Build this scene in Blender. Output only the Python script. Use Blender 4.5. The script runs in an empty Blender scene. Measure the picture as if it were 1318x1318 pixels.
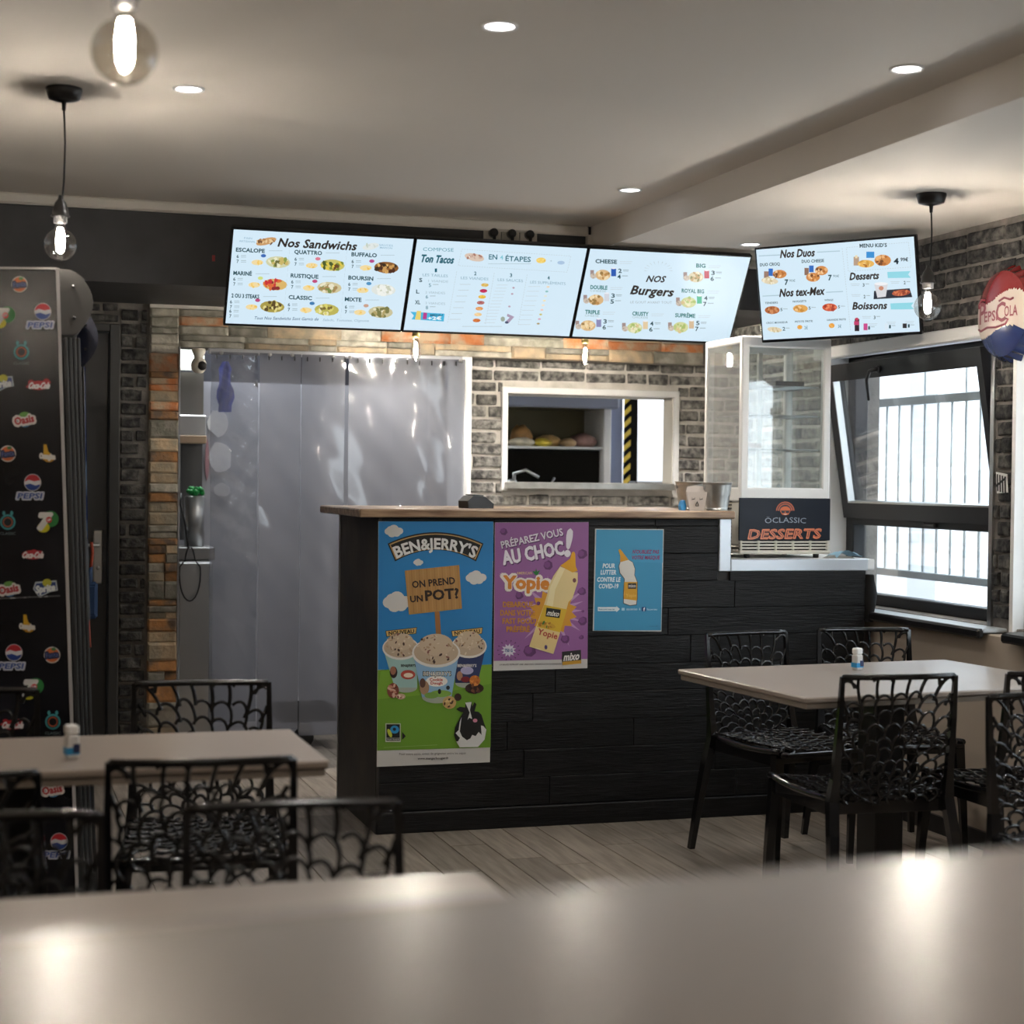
import bpy, math, random
import numpy as np
from mathutils import Vector, Matrix
random.seed(7)
PI = math.pi
C = bpy.context.scene.collection
S = bpy.context.scene

# ------------------------------------------------------------------ camera
YAW, PITCH, ROLL, FPX = 0.30318, -0.01931, 0.01153, 2200.0
EYE = Vector((0, 0, 1.39))
_f = Vector((math.sin(YAW)*math.cos(PITCH), math.cos(YAW)*math.cos(PITCH), math.sin(PITCH)))
_r = Vector((math.cos(YAW), -math.sin(YAW), 0))
_u = _r.cross(_f)
RT = _r*math.cos(ROLL) + _u*math.sin(ROLL)
UP = -_r*math.sin(ROLL) + _u*math.cos(ROLL)
cd = bpy.data.cameras.new('camera'); cam = bpy.data.objects.new('camera', cd); C.objects.link(cam)
cam.matrix_world = Matrix(((RT.x, UP.x, -_f.x, EYE.x), (RT.y, UP.y, -_f.y, EYE.y), (RT.z, UP.z, -_f.z, EYE.z), (0, 0, 0, 1)))
cd.sensor_width = 24.0; cd.sensor_fit = 'HORIZONTAL'; cd.lens = 24.0*FPX/1318.0
cd.clip_start = 0.05; cd.clip_end = 100
cd.dof.use_dof = True; cd.dof.focus_distance = 6.6; cd.dof.aperture_fstop = 2.0
S.camera = cam

# ------------------------------------------------------------------ world, exposure
S.view_settings.view_transform = 'Standard'; S.view_settings.look = 'None'
S.view_settings.gamma = 1.0; S.view_settings.exposure = 0.0; S.view_settings.use_curve_mapping = False
W = bpy.data.worlds.new('overcast'); S.world = W; W.use_nodes = True
bg = W.node_tree.nodes['Background']; bg.inputs[0].default_value = (0.84, 0.93, 1.0, 1); bg.inputs[1].default_value = 9.0

def lamp(name, kind, loc, power, color=(1, 0.93, 0.85), size=0.05, aim=None, **k):
    d = bpy.data.lights.new(name, kind); d.energy = power; d.color = color
    if kind == 'AREA':
        d.shape = 'RECTANGLE'; d.size = size[0]; d.size_y = size[1]
    else: d.shadow_soft_size = size
    for a, b in k.items(): setattr(d, a, b)
    o = bpy.data.objects.new(name, d); C.objects.link(o); o.location = loc
    if aim is not None: o.rotation_euler = (Vector(aim)-Vector(loc)).to_track_quat('-Z', 'Y').to_euler()
    return o
# daylight comes in by the windows of the right wall (portals only guide the sky's light)
for y, w in ((6.35, 1.2), (4.35, 2.3)):
    p = lamp('window_portal', 'AREA', (3.95, y, 1.42), 1, (1, 1, 1), (1.15, w), (0, y, 1.42)); p.data.cycles.is_portal = True
# added area lamps without fittings brighten the kitchen; downlights sit under the bulkhead
lamp('kitchen_fill', 'AREA', (4.2, 9.75, 2.4), 42, (0.93, 0.97, 1.0), (1.2, 0.4), (4.3, 10.1, 0.8))
lamp('kitchen_fill', 'AREA', (1.4, 9.0, 2.4), 22, (0.93, 0.97, 1.0), (1.2, 0.4), (1.4, 9.0, 0))
SPOTS = [(1.237, 4.103, 2.52), (0.583, 5.076, 2.52), (2.415, 6.23, 2.52), (2.408, 4.146, 2.52), (3.151, 6.698, 2.407),
         (0.58, 2.1, 2.52), (1.9, 2.1, 2.52), (3.2, 3.0, 2.407), (1.2, 0.2, 2.52), (2.4, 0.2, 2.52)]  # this row is added out of view to light the room
COUNTER_SPOTS = [(1.9, 7.72, 2.172), (2.65, 7.72, 2.172), (3.3, 7.72, 2.172)]
PENDANTS = [(0.226, 2.773, 2.52), (0.236, 5.2, 2.52), (3.19, 5.31, 2.407), (3.19, 1.4, 2.407)]  # last pendant is added out of view for more room light
SPOT_W, FILAMENT = 34.0, 1350.0

# ------------------------------------------------------------------ helpers
def tag(o, label=None, cat=None, group=None, kind=None):
    if label: o['label'] = label
    if cat: o['category'] = cat
    if group: o['group'] = group
    if kind: o['kind'] = kind
    return o
def empty(name, loc, rz=0, label=None, cat=None, group=None):
    o = bpy.data.objects.new(name, None); C.objects.link(o); o.location = loc; o.rotation_euler = (0, 0, rz)
    o.empty_display_size = 0.05
    return tag(o, label, cat, group)
class MB:
    """collects shapes for one mesh"""
    def __init__(s): s.v = []; s.f = []; s.m = []; s.sm = []
    def add(s, vs, fs, mi=0, smooth=False):
        n = len(s.v); s.v += [tuple(v) for v in vs]; s.f += [tuple(i+n for i in f) for f in fs]
        s.m += [mi]*len(fs); s.sm += [smooth]*len(fs); return s
    def box(s, a, b, mi=0, bev=0.0):
        x0, y0, z0 = (min(a[i], b[i]) for i in range(3)); x1, y1, z1 = (max(a[i], b[i]) for i in range(3))
        g = (len(s.v) % 11)*4e-5+len(s.v)*2e-7; x0 -= g; y0 -= g; z0 -= g*.5; x1 += g; y1 += g; z1 += g*.5
        if bev <= 0:
            v = [(x, y, z) for z in (z0, z1) for y in (y0, y1) for x in (x0, x1)]
            return s.add(v, [(0, 2, 3, 1), (4, 5, 7, 6), (0, 1, 5, 4), (2, 6, 7, 3), (0, 4, 6, 2), (1, 3, 7, 5)], mi)
        e = min(bev, (x1-x0)*.49, (y1-y0)*.49, (z1-z0)*.49)
        v = []; idx = {}
        for ix, X in enumerate((x0, x1)):
            for iy, Y in enumerate((y0, y1)):
                for iz, Z in enumerate((z0, z1)):
                    sx, sy, sz = (1-2*ix)*e, (1-2*iy)*e, (1-2*iz)*e
                    for ax in range(3):
                        p = [X+sx, Y+sy, Z+sz]; p[ax] = (X, Y, Z)[ax]
                        idx[(ix, iy, iz, ax)] = len(v); v.append(p)
        f = []
        for ax in range(3):
            o1, o2 = [i for i in range(3) if i != ax]
            for sgn in (0, 1):
                q = []
                for a1, a2 in ((0, 0), (1, 0), (1, 1), (0, 1)):
                    k = [0, 0, 0]; k[ax] = sgn; k[o1] = a1; k[o2] = a2; q.append(idx[(*k, ax)])
                f.append(q)
        for ax in range(3):
            o1, o2 = [i for i in range(3) if i != ax]
            for a1 in (0, 1):
                for a2 in (0, 1):
                    k0 = [0, 0, 0]; k0[o1] = a1; k0[o2] = a2; k1 = list(k0); k1[ax] = 1
                    f.append((idx[(*k0, o1)], idx[(*k0, o2)], idx[(*k1, o2)], idx[(*k1, o1)]))
        for ix in (0, 1):
            for iy in (0, 1):
                for iz in (0, 1): f.append([idx[(ix, iy, iz, a)] for a in range(3)])
        return s.add(v, f, mi)
    def tube(s, pts, r, n=8, mi=0, caps=True, smooth=True, sq=None):
        pts = [Vector(p) for p in pts]; rs = r if isinstance(r, (list, tuple)) else [r]*len(pts)
        v = []; f = []; side = None
        for i, p in enumerate(pts):
            t = (pts[min(i+1, len(pts)-1)]-pts[max(i-1, 0)]).normalized()
            if side is None:
                side = t.cross(Vector((0, 0, 1)) if abs(t.z) < .9 else Vector((0, 1, 0))).normalized()
            side = (side - t*side.dot(t)).normalized(); up = t.cross(side)
            for k in range(n):
                a = 2*PI*k/n + (PI/n if n == 4 else 0); v.append(p+(side*math.cos(a)+up*math.sin(a))*rs[i])
        for i in range(len(pts)-1):
            for k in range(n):
                a, b = i*n+k, i*n+(k+1) % n; f.append((a, b, b+n, a+n))
        if caps: f.append(tuple(range(n))[::-1]); f.append(tuple((len(pts)-1)*n+k for k in range(n)))
        return s.add(v, f, mi, smooth)
    def lathe(s, prof, c=(0, 0, 0), n=24, mi=0, smooth=True, axis='Z', cap0=False, cap1=False):
        v = []; f = []
        for r, h in prof:
            for k in range(n):
                a = 2*PI*k/n; x, y = r*math.cos(a), r*math.sin(a)
                p = (x, y, h) if axis == 'Z' else ((h, x, y) if axis == 'X' else (x, h, y)); v.append((p[0]+c[0], p[1]+c[1], p[2]+c[2]))
        for i in range(len(prof)-1):
            for k in range(n):
                a, b = i*n+k, i*n+(k+1) % n; f.append((a, b, b+n, a+n))
        if cap0: f.append(tuple(range(n))[::-1])
        if cap1: f.append(tuple((len(prof)-1)*n+k for k in range(n)))
        return s.add(v, f, mi, smooth)
    def prism(s, poly, axis, a, b, mi=0):
        """poly in the two other axes (cyclic order), extruded along axis from a to b"""
        n = len(poly); v = []
        for h in (a, b):
            for p, q in poly: v.append({'X': (h, p, q), 'Y': (p, h, q), 'Z': (p, q, h)}[axis])
        f = [tuple(range(n))[::-1], tuple(range(n, 2*n))]+[(i, (i+1) % n, (i+1) % n+n, i+n) for i in range(n)]
        return s.add(v, f, mi)
    def mesh(s, name, mats):
        me = bpy.data.meshes.new(name); me.from_pydata(s.v, [], s.f)
        for m in (mats if isinstance(mats, (list, tuple)) else [mats]): me.materials.append(m)
        me.polygons.foreach_set('material_index', s.m); me.polygons.foreach_set('use_smooth', s.sm); me.update()
        return me
    def build(s, name, mats, parent=None, loc=None, recalc=True):
        me = s.mesh(name, mats)
        if recalc:
            import bmesh
            b = bmesh.new(); b.from_mesh(me); bmesh.ops.recalc_face_normals(b, faces=b.faces); b.to_mesh(me); b.free()
        o = bpy.data.objects.new(name, me); C.objects.link(o)
        if parent is not None: o.parent = parent
        if loc is not None: o.location = loc
        return o
def copy_tree(o, parent=None):
    c = o.copy(); C.objects.link(c)
    if parent is not None: c.parent = parent; c.matrix_parent_inverse = o.matrix_parent_inverse
    for ch in o.children: copy_tree(ch, c)
    return c

# ------------------------------------------------------------------ materials
def mat(name, col=(.5, .5, .5), rough=.6, metal=0, spec=.5, emit=None, noise=None, col2=None, bump=0, bscale=60, rand=0, coat=0, stretch=None, n_detail=4, ramp=(.35, .65), world=False):
    m = bpy.data.materials.new(name); m.use_nodes = True; nt = m.node_tree; N = nt.nodes; L = nt.links
    b = N['Principled BSDF']; b.inputs['Base Color'].default_value = (*col, 1); b.inputs['Roughness'].default_value = rough
    b.inputs['Metallic'].default_value = metal; b.inputs['Specular IOR Level'].default_value = spec; b.inputs['Coat Weight'].default_value = coat
    if emit: b.inputs['Emission Color'].default_value = (*emit[0], 1); b.inputs['Emission Strength'].default_value = emit[1]
    tc = N.new('ShaderNodeTexCoord'); src = tc.outputs['Object']
    if world: src = N.new('ShaderNodeNewGeometry').outputs['Position']
    if rand or stretch:
        mp = N.new('ShaderNodeMapping'); L.new(src, mp.inputs['Vector'])
        if stretch: mp.inputs['Scale'].default_value = stretch
        if rand:
            oi = N.new('ShaderNodeObjectInfo'); mu = N.new('ShaderNodeMath'); mu.operation = 'MULTIPLY'; mu.inputs[1].default_value = 37
            L.new(oi.outputs['Random'], mu.inputs[0]); L.new(mu.outputs[0], mp.inputs['Location'])
        src = mp.outputs[0]
    last = None
    if noise:
        nz = N.new('ShaderNodeTexNoise'); nz.inputs['Scale'].default_value = noise; nz.inputs['Detail'].default_value = n_detail; L.new(src, nz.inputs['Vector'])
        rp = N.new('ShaderNodeValToRGB'); rp.color_ramp.elements[0].position = ramp[0]; rp.color_ramp.elements[1].position = ramp[1]
        rp.color_ramp.elements[0].color = (*col, 1); rp.color_ramp.elements[1].color = (*(col2 or col), 1)
        L.new(nz.outputs['Fac'], rp.inputs[0]); last = rp.outputs[0]
    if rand:
        hs = N.new('ShaderNodeHueSaturation'); hs.inputs['Color'].default_value = (*col, 1)
        mr = N.new('ShaderNodeMapRange'); mr.inputs['To Min'].default_value = 1-rand; mr.inputs['To Max'].default_value = 1+rand
        L.new(oi.outputs['Random'], mr.inputs['Value']); L.new(mr.outputs[0], hs.inputs['Value'])
        if last: L.new(last, hs.inputs['Color'])
        last = hs.outputs[0]
    if last: L.new(last, b.inputs['Base Color'])
    if bump:
        n2 = N.new('ShaderNodeTexNoise'); n2.inputs['Scale'].default_value = bscale; n2.inputs['Detail'].default_value = 5; L.new(src, n2.inputs['Vector'])
        bp = N.new('ShaderNodeBump'); bp.inputs['Strength'].default_value = bump; bp.inputs['Distance'].default_value = .01
        L.new(n2.outputs['Fac'], bp.inputs['Height']); L.new(bp.outputs[0], b.inputs['Normal'])
    return m
def thin_glass(name, tint=(1, 1, 1), gloss=.08, rough=.02, haze=0.0, hazecol=(.8, .8, .8)):
    m = bpy.data.materials.new(name); m.use_nodes = True; nt = m.node_tree; N = nt.nodes; L = nt.links; N.clear()
    out = N.new('ShaderNodeOutputMaterial'); tr = N.new('ShaderNodeBsdfTransparent'); tr.inputs[0].default_value = (*tint, 1)
    gl = N.new('ShaderNodeBsdfGlossy'); gl.inputs['Roughness'].default_value = rough
    lw = N.new('ShaderNodeLayerWeight'); lw.inputs[0].default_value = .5
    mr = N.new('ShaderNodeMapRange'); mr.inputs['To Min'].default_value = gloss; mr.inputs['To Max'].default_value = min(1, gloss+.28)
    L.new(lw.outputs['Facing'], mr.inputs['Value'])
    cur = tr.outputs[0]
    if haze:
        df = N.new('ShaderNodeBsdfDiffuse'); df.inputs[0].default_value = (*hazecol, 1); mh = N.new('ShaderNodeMixShader'); mh.inputs[0].default_value = haze
        L.new(cur, mh.inputs[1]); L.new(df.outputs[0], mh.inputs[2]); cur = mh.outputs[0]
    mx = N.new('ShaderNodeMixShader'); L.new(mr.outputs[0], mx.inputs[0]); L.new(cur, mx.inputs[1]); L.new(gl.outputs[0], mx.inputs[2]); L.new(mx.outputs[0], out.inputs[0])
    return m
def attr_mat(name, emit=0, rough=.45):
    m = bpy.data.materials.new(name); m.use_nodes = True; nt = m.node_tree; N = nt.nodes; b = N['Principled BSDF']
    a = N.new('ShaderNodeVertexColor'); a.layer_name = 'Col'
    if emit:
        b.inputs['Base Color'].default_value = (.02, .02, .02, 1); b.inputs['Roughness'].default_value = .25
        nt.links.new(a.outputs[0], b.inputs['Emission Color']); b.inputs['Emission Strength'].default_value = emit
    else:
        nt.links.new(a.outputs[0], b.inputs['Base Color']); b.inputs['Roughness'].default_value = rough
    return m
M = {}
M['ceiling'] = mat('ceiling_plaster', (.66, .62, .57), .75, bump=.06, bscale=3, spec=.3)
M['white'] = mat('white_paint', (.84, .84, .83), .4)
M['trimwhite'] = mat('ceiling_trim_paint', (.62, .59, .54), .5)
M['beige'] = mat('beige_plaster', (.42, .35, .28), .7, noise=2, col2=(.47, .40, .32), bump=.1, bscale=20)
M['fascia'] = mat('charcoal_paint', (.030, .032, .036), .55, noise=6, col2=(.045, .047, .052), bump=.05, bscale=8)
M['black'] = mat('black_plastic', (.010, .010, .011), .35)
M['chair'] = mat('black_gloss_plastic', (.007, .007, .008), .13, spec=.6)
M['table'] = mat('greige_laminate', (.31, .262, .225), .30, noise=3, col2=(.33, .28, .24))
M['tableedge'] = mat('laminate_edge', (.25, .21, .175), .5)
M['brick'] = mat('charcoal_brick', (.014, .014, .016), .85, noise=26, col2=(.15, .145, .13), bump=.7, bscale=60, rand=.35, ramp=(.42, .80), n_detail=7, world=True)
M['brickpale'] = mat('lit_dusty_brick', (.07, .068, .066), .85, noise=30, col2=(.46, .44, .40), bump=.7, bscale=60, rand=.3, ramp=(.36, .72), n_detail=7, world=True)  # paler brick copy: strong light on the hatch wall put into the colour
M['mortar'] = mat('grey_mortar', (.13, .12, .11), .9, noise=12, col2=(.23, .21, .19), bump=.5, bscale=60)
M['mortarpale'] = mat('pale_mortar', (.58, .55, .50), .9, noise=12, col2=(.74, .70, .65), bump=.5, bscale=60)
for n, a, b_ in (('stone_grey', (.22, .21, .17), (.40, .37, .31)), ('stone_rust', (.50, .17, .055), (.44, .33, .22)), ('stone_tan', (.48, .36, .23), (.30, .26, .19)), ('stone_brown', (.14, .10, .07), (.46, .22, .08))):
    M[n] = mat(n, a, .8, noise=13, col2=b_, bump=.7, bscale=45, rand=.3, n_detail=8, ramp=(.40, .62), world=True)
M['plank'] = mat('grey_oak_plank', (.155, .13, .105), .5, noise=5, col2=(.26, .22, .18), rand=.22, stretch=(9, .8, 9), bump=.1, bscale=20, n_detail=7)
M['blackwood'] = mat('black_stained_wood', (.004, .0042, .005), .5, spec=.3, noise=7, col2=(.020, .020, .021), rand=.35, stretch=(1, 6, 12), bump=.35, bscale=16, n_detail=8, ramp=(.45, .9))
M['sidewood'] = mat('dark_worn_wood', (.018, .015, .013), .6, noise=3, col2=(.07, .05, .036), bump=.3, bscale=10, ramp=(.5, .8))
M['slab'] = mat('oiled_wood_slab', (.16, .09, .05), .4, noise=5, col2=(.42, .29, .18), stretch=(1, 8, 8), n_detail=6)
M['steel'] = mat('brushed_steel', (.52, .53, .53), .32, metal=1)
M['galv'] = mat('galvanised_metal', (.42, .42, .40), .38, metal=1, noise=14, col2=(.55, .55, .53))
M['greyalu'] = mat('grey_aluminium', (.36, .37, .40), .4, metal=.6)
M['winframe'] = mat('anthracite_frame', (.012, .013, .016), .4, spec=.3)
M['brass'] = mat('brass', (.55, .42, .16), .3, metal=1)
M['glass'] = thin_glass('clear_glass', (.97, .98, .98), .05)
M['bulbglass'] = thin_glass('bulb_glass', (.93, .92, .90), .07)
M['bulbglass2'] = thin_glass('smoky_bulb_glass', (.80, .77, .72), .12)
M['cabglass'] = thin_glass('vitrine_glass', (.93, .96, .96), .07, haze=.06)
M['cabfog'] = thin_glass('reflective_vitrine_glass', (.9, .92, .92), .12, haze=.28)
M['filament'] = mat('filament', (0, 0, 0), 1, emit=((1, .90, .78), FILAMENT))
M['filament_small'] = mat('filament_small', (0, 0, 0), 1, emit=((1, .92, .80), FILAMENT*3.2))
M['led'] = mat('downlight_led', (0, 0, 0), 1, emit=((1, .97, 1), 12))
M['screenblack'] = mat('tv_bezel', (.006, .007, .01), .2)
M['screen'] = attr_mat('lit_screen', emit=1.0)
M['print'] = attr_mat('printed_paper', rough=.5)
M['decal'] = attr_mat('printed_sticker', rough=.35)
M['fridge'] = mat('scuffed_black_panel', (.007, .007, .009), .25, spec=.32, noise=3, col2=(.016, .016, .02), bump=.08, bscale=5)
M['gasket'] = mat('pale_edge_strip', (.45, .43, .42), .5)
M['fridgegrey'] = mat('grey_header_plastic', (.05, .048, .045), .55)
M['navy'] = mat('navy_header_plastic', (.006, .010, .028), .35, spec=.2)
M['doorgrey'] = mat('dark_grey_door', (.035, .037, .038), .5)
M['galley'] = mat('bluish_grey_tile', (.22, .25, .36), .5)
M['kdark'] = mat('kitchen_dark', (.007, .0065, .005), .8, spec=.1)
M['olive'] = mat('oven_interior', (.14, .12, .055), .5)
M['kwall'] = mat('kitchen_wall', (.55, .56, .60), .6)
M['cream'] = mat('cream_plastic', (.62, .59, .52), .45)
M['facade'] = mat('pale_facade', (.86, .87, .88), .8)
M['rail'] = mat('painted_railing', (.55, .60, .63), .5)
def pvc(haze=.55, rough=.07):
    m = bpy.data.materials.new('pvc_strip'); m.use_nodes = True; nt = m.node_tree; N = nt.nodes; L = nt.links; N.clear()
    out = N.new('ShaderNodeOutputMaterial'); tr = N.new('ShaderNodeBsdfTransparent'); tr.inputs[0].default_value = (.80, .82, .88, 1)
    df = N.new('ShaderNodeBsdfDiffuse'); df.inputs[0].default_value = (.27, .275, .30, 1)
    tl = N.new('ShaderNodeBsdfTranslucent'); tl.inputs[0].default_value = (.27, .275, .305, 1)
    gl = N.new('ShaderNodeBsdfGlossy'); gl.inputs['Roughness'].default_value = rough
    a = N.new('ShaderNodeMixShader'); a.inputs[0].default_value = .4; L.new(df.outputs[0], a.inputs[1]); L.new(tl.outputs[0], a.inputs[2])
    b = N.new('ShaderNodeMixShader'); b.inputs[0].default_value = haze; L.new(tr.outputs[0], b.inputs[1]); L.new(a.outputs[0], b.inputs[2])
    fr = N.new('ShaderNodeFresnel'); fr.inputs[0].default_value = 1.5
    c = N.new('ShaderNodeMixShader'); L.new(fr.outputs[0], c.inputs[0]); L.new(b.outputs[0], c.inputs[1]); L.new(gl.outputs[0], c.inputs[2]); L.new(c.outputs[0], out.inputs[0])
    return m
M['pvc'] = pvc(); M['pvc_clear'] = pvc(.42, .04)

# ------------------------------------------------------------------ flat print (posters, screens, stickers): coloured shapes on one real plane
def srgb(c):
    if isinstance(c, str): c = tuple(int(c[i:i+2], 16)/255 for i in (0, 2, 4))
    return tuple(x/12.92 if x <= .04045 else ((x+.055)/1.055)**2.4 for x in c)
_tc = {}
def text_mesh(s, bold):
    bold = min(bold, .02) if bold >= 0 else bold; k = (s, bold)
    if k not in _tc:
        cu = bpy.data.curves.new('t', 'FONT'); cu.body = s; cu.size = 1; cu.resolution_u = 2; cu.offset = bold; cu.fill_mode = 'FRONT'
        cu.space_character = 1+bold*1.2
        ob = bpy.data.objects.new('t', cu); me = bpy.data.meshes.new_from_object(ob)
        vs = [(v.co.x, v.co.y) for v in me.vertices]; fs = [tuple(p.vertices) for p in me.polygons]
        bpy.data.objects.remove(ob); bpy.data.curves.remove(cu); bpy.data.meshes.remove(me)
        _tc[k] = (vs, fs)
    return _tc[k]
class Print:
    """shapes laid out on the plane through o with axes ux (right), uz (up) and normal n"""
    def __init__(s, o, ux, uz, view=(0, 0, 1)):
        s.o = Vector(o); s.ux = Vector(ux).normalized(); s.uz = Vector(uz).normalized(); s.n = s.ux.cross(s.uz).normalized()
        s.view = view; s.v = []; s.f = []; s.c = []; s.lv = 1
    def loc(s, x, y):
        x = s.view[0]+x/s.view[2]; y = s.view[1]+y/s.view[2]
        d = _f + RT*((x-659)/FPX) - UP*((y-659)/FPX)
        t = (s.o-EYE).dot(s.n)/d.dot(s.n); p = EYE+d*t-s.o
        return p.dot(s.ux), p.dot(s.uz)
    def raw(s, pts, fs, col, lv):
        n = len(s.v); s.k = getattr(s, 'k', 0)+1; s.v += [(u, w, lv*.0004+s.k*4e-6) for u, w in pts]; s.f += [tuple(i+n for i in f) for f in fs]; s.c += [srgb(col)]*len(fs)
    def poly(s, pts, col, lv=1):
        p = [s.loc(*q) for q in pts]; s.raw(p, [tuple(range(len(p)))], col, lv)
    def rect(s, x0, y0, x1, y1, col, lv=1, sk=0): s.poly([(x0, y0), (x1, y0+sk*(x1-x0)), (x1, y1+sk*(x1-x0)), (x0, y1)], col, lv)
    def disc(s, x, y, rx, ry, col, lv=1, n=20, a0=0, a1=2*PI, rot=0):
        q = []
        for k in range(n+(0 if a1-a0 > 6.28 else 1)):
            a = a0+(a1-a0)*k/n; u, w = rx*math.cos(a), ry*math.sin(a)
            q.append((x+u*math.cos(rot)-w*math.sin(rot), y+u*math.sin(rot)+w*math.cos(rot)))
        s.poly(q, col, lv)
    def text(s, t, x, y, w, h, col, bold=.0, shear=0, rot=0, lv=2, arc=0):
        """text centred on (x, y), w wide, h cap height, all in the units of the view; arc = rise of the ends"""
        vs, fs = text_mesh(t, bold)
        if not vs: return
        xs = [a for a, b in vs]; x0, x1 = min(xs), max(xs); base = 0; cap = .73
        if t == t.lower() and not any(ch in t for ch in 'bdfhklt0123456789'): cap = .55
        cr, sr = math.cos(rot), math.sin(rot); pts = []
        for a, b in vs:
            u = ((a-x0)/(x1-x0)-.5); vv = (b/cap-.5)
            X = u*w+vv*h*shear; Y = -vv*h+arc*(4*u*u)
            ta = math.atan(arc*8*u/w) if arc else 0
            X = X+vv*h*math.sin(ta)
            pts.append(s.loc(x+X*cr-Y*sr, y+X*sr+Y*cr))
        ex = max(0, bold-.02)*h*1.25; k_ = s.view[2]*FPX/7.0
        if ex > .04*s.view[2]:
            e = ex/k_; dirs = [(1, 0), (-1, 0), (0, 1), (0, -1)] if bold < .07 else [(math.cos(a_*PI/5), math.sin(a_*PI/5)) for a_ in range(10)]
            for i_, (a_, b_) in enumerate(dirs): s.raw([(u+a_*e, w_+b_*e) for u, w_ in pts], fs, col, lv+.01*i_-.1)
        s.raw(pts, fs, col, lv)
    def lines(s, x, y, w, h, col, lv=2):
        s.rect(x-w/2, y-h/2, x+w/2, y+h/2, col, lv)
    def food(s, x, y, w, h, cols, seed=1, n=16, lv=3, rot=0):
        r = random.Random(seed)
        s.disc(x, y, w/2, h/2, cols[0], lv, 14, rot=rot)
        for i in range(n):
            a = r.random()*2*PI; q = math.sqrt(r.random())*.8
            s.disc(x+q*math.cos(a)*w/2, y+q*math.sin(a)*h/2, w*r.uniform(.05, .14), h*r.uniform(.10, .2), r.choice(cols[1:]), lv+1+(i % 4)*.25, 6, rot=r.random()*3)
    def build(s, name, m, parent=None, local=True):
        me = bpy.data.meshes.new(name)
        me.from_pydata([tuple(s.o+s.ux*u+s.uz*w+s.n*k) for u, w, k in s.v], [], s.f)
        at = me.color_attributes.new('Col', 'FLOAT_COLOR', 'CORNER'); buf = []
        for p, c in zip(me.polygons, s.c): buf += [*c, 1.0]*p.loop_total
        at.data.foreach_set('color', buf); me.materials.append(m); me.update()
        o = bpy.data.objects.new(name, me); C.objects.link(o)
        if parent is not None:
            o.parent = parent; o.matrix_parent_inverse = mw(parent).inverted()
        return o
def mw(o):
    """world matrix from loc/rot, without a depsgraph update"""
    m = Matrix.LocRotScale(o.location, o.rotation_euler, o.scale)
    return (mw(o.parent) @ o.matrix_parent_inverse @ m) if o.parent else m
def keep(o, parent):
    """parent a mesh made in world coordinates"""
    o.parent = parent; o.matrix_parent_inverse = mw(parent).inverted(); return o
# ================================================================== THE SETTING
XR, YB, YF, YI = 3.745, 8.07, 7.21, 8.30      # brick wall right, partition, bulkhead front, inner brick wall
H1, H2, ZF = 2.52, 2.407, 2.18                # ceiling, lower ceiling, underside of bulkhead
def struct(name, mb, m, label=None):
    o = mb.build(name, m); o['kind'] = 'structure'
    if label: o['label'] = label
    return o

# floor: boards in view are real planks laid along the room
fl = struct('floor', MB().box((-1.6, -2.2, -.08), (5.0, 11, -.012)), mat('floor_base', (.05, .042, .035), .8), 'grey oak plank floor')
plank_me = MB().box((-.5, -.5, -1), (.5, .5, 0), bev=.008).mesh('plank', M['plank'])
rnd = random.Random(3)
def plank_mesh(L_):
    return MB().box((-.0695, 0, -.012), (.0695, L_-.003, 0), bev=.0016).mesh('plank', M['plank'])
for i in range(27):
    x = .08+i*.142; y = 3.6+rnd.uniform(0, 1.0); me = None
    while y < 8.9:
        L_ = rnd.choice((1.0, 1.2, 1.35)); me = plank_mesh(L_)
        o = bpy.data.objects.new('plank', me); C.objects.link(o); o.parent = fl; o.location = (x, y, 0); y += L_
struct('floor_near', MB().box((-1.6, -2.2, -.012), (4.0, 3.6, 0)), M['plank'])

# ceilings and the step between them
struct('ceiling', MB().box((-1.6, -2.2, H1), (2.61, YF+.02, H1+.1)), M['ceiling'], 'white plaster ceiling')
struct('ceiling_lower', MB().box((2.61, -2.2, H2), (4.2, YF+.05, H2+.22)), M['ceiling'], 'lowered plaster ceiling along the window wall')
struct('ceiling_kitchen', MB().box((-1.6, YF+.3, 2.50), (5.0, 11, 2.6)), M['ceiling'])
# dark bulkhead over the counter
struct('bulkhead', MB().box((-1.6, YF, ZF), (XR, YB-.001, H1+.1)), M['fascia'], 'charcoal bulkhead above the counter')
struct('trim_1', MB().box((-1.6, YF-.03, H1-.045), (2.59, YF, H1), bev=.008), M['trimwhite'])
struct('trim_2', MB().box((2.61, YF-.03, H2-.038), (XR, YF, H2), bev=.008).box((2.585, YF-.03, 2.36), (2.612, YF, H1-.04)), M['trimwhite'])

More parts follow.
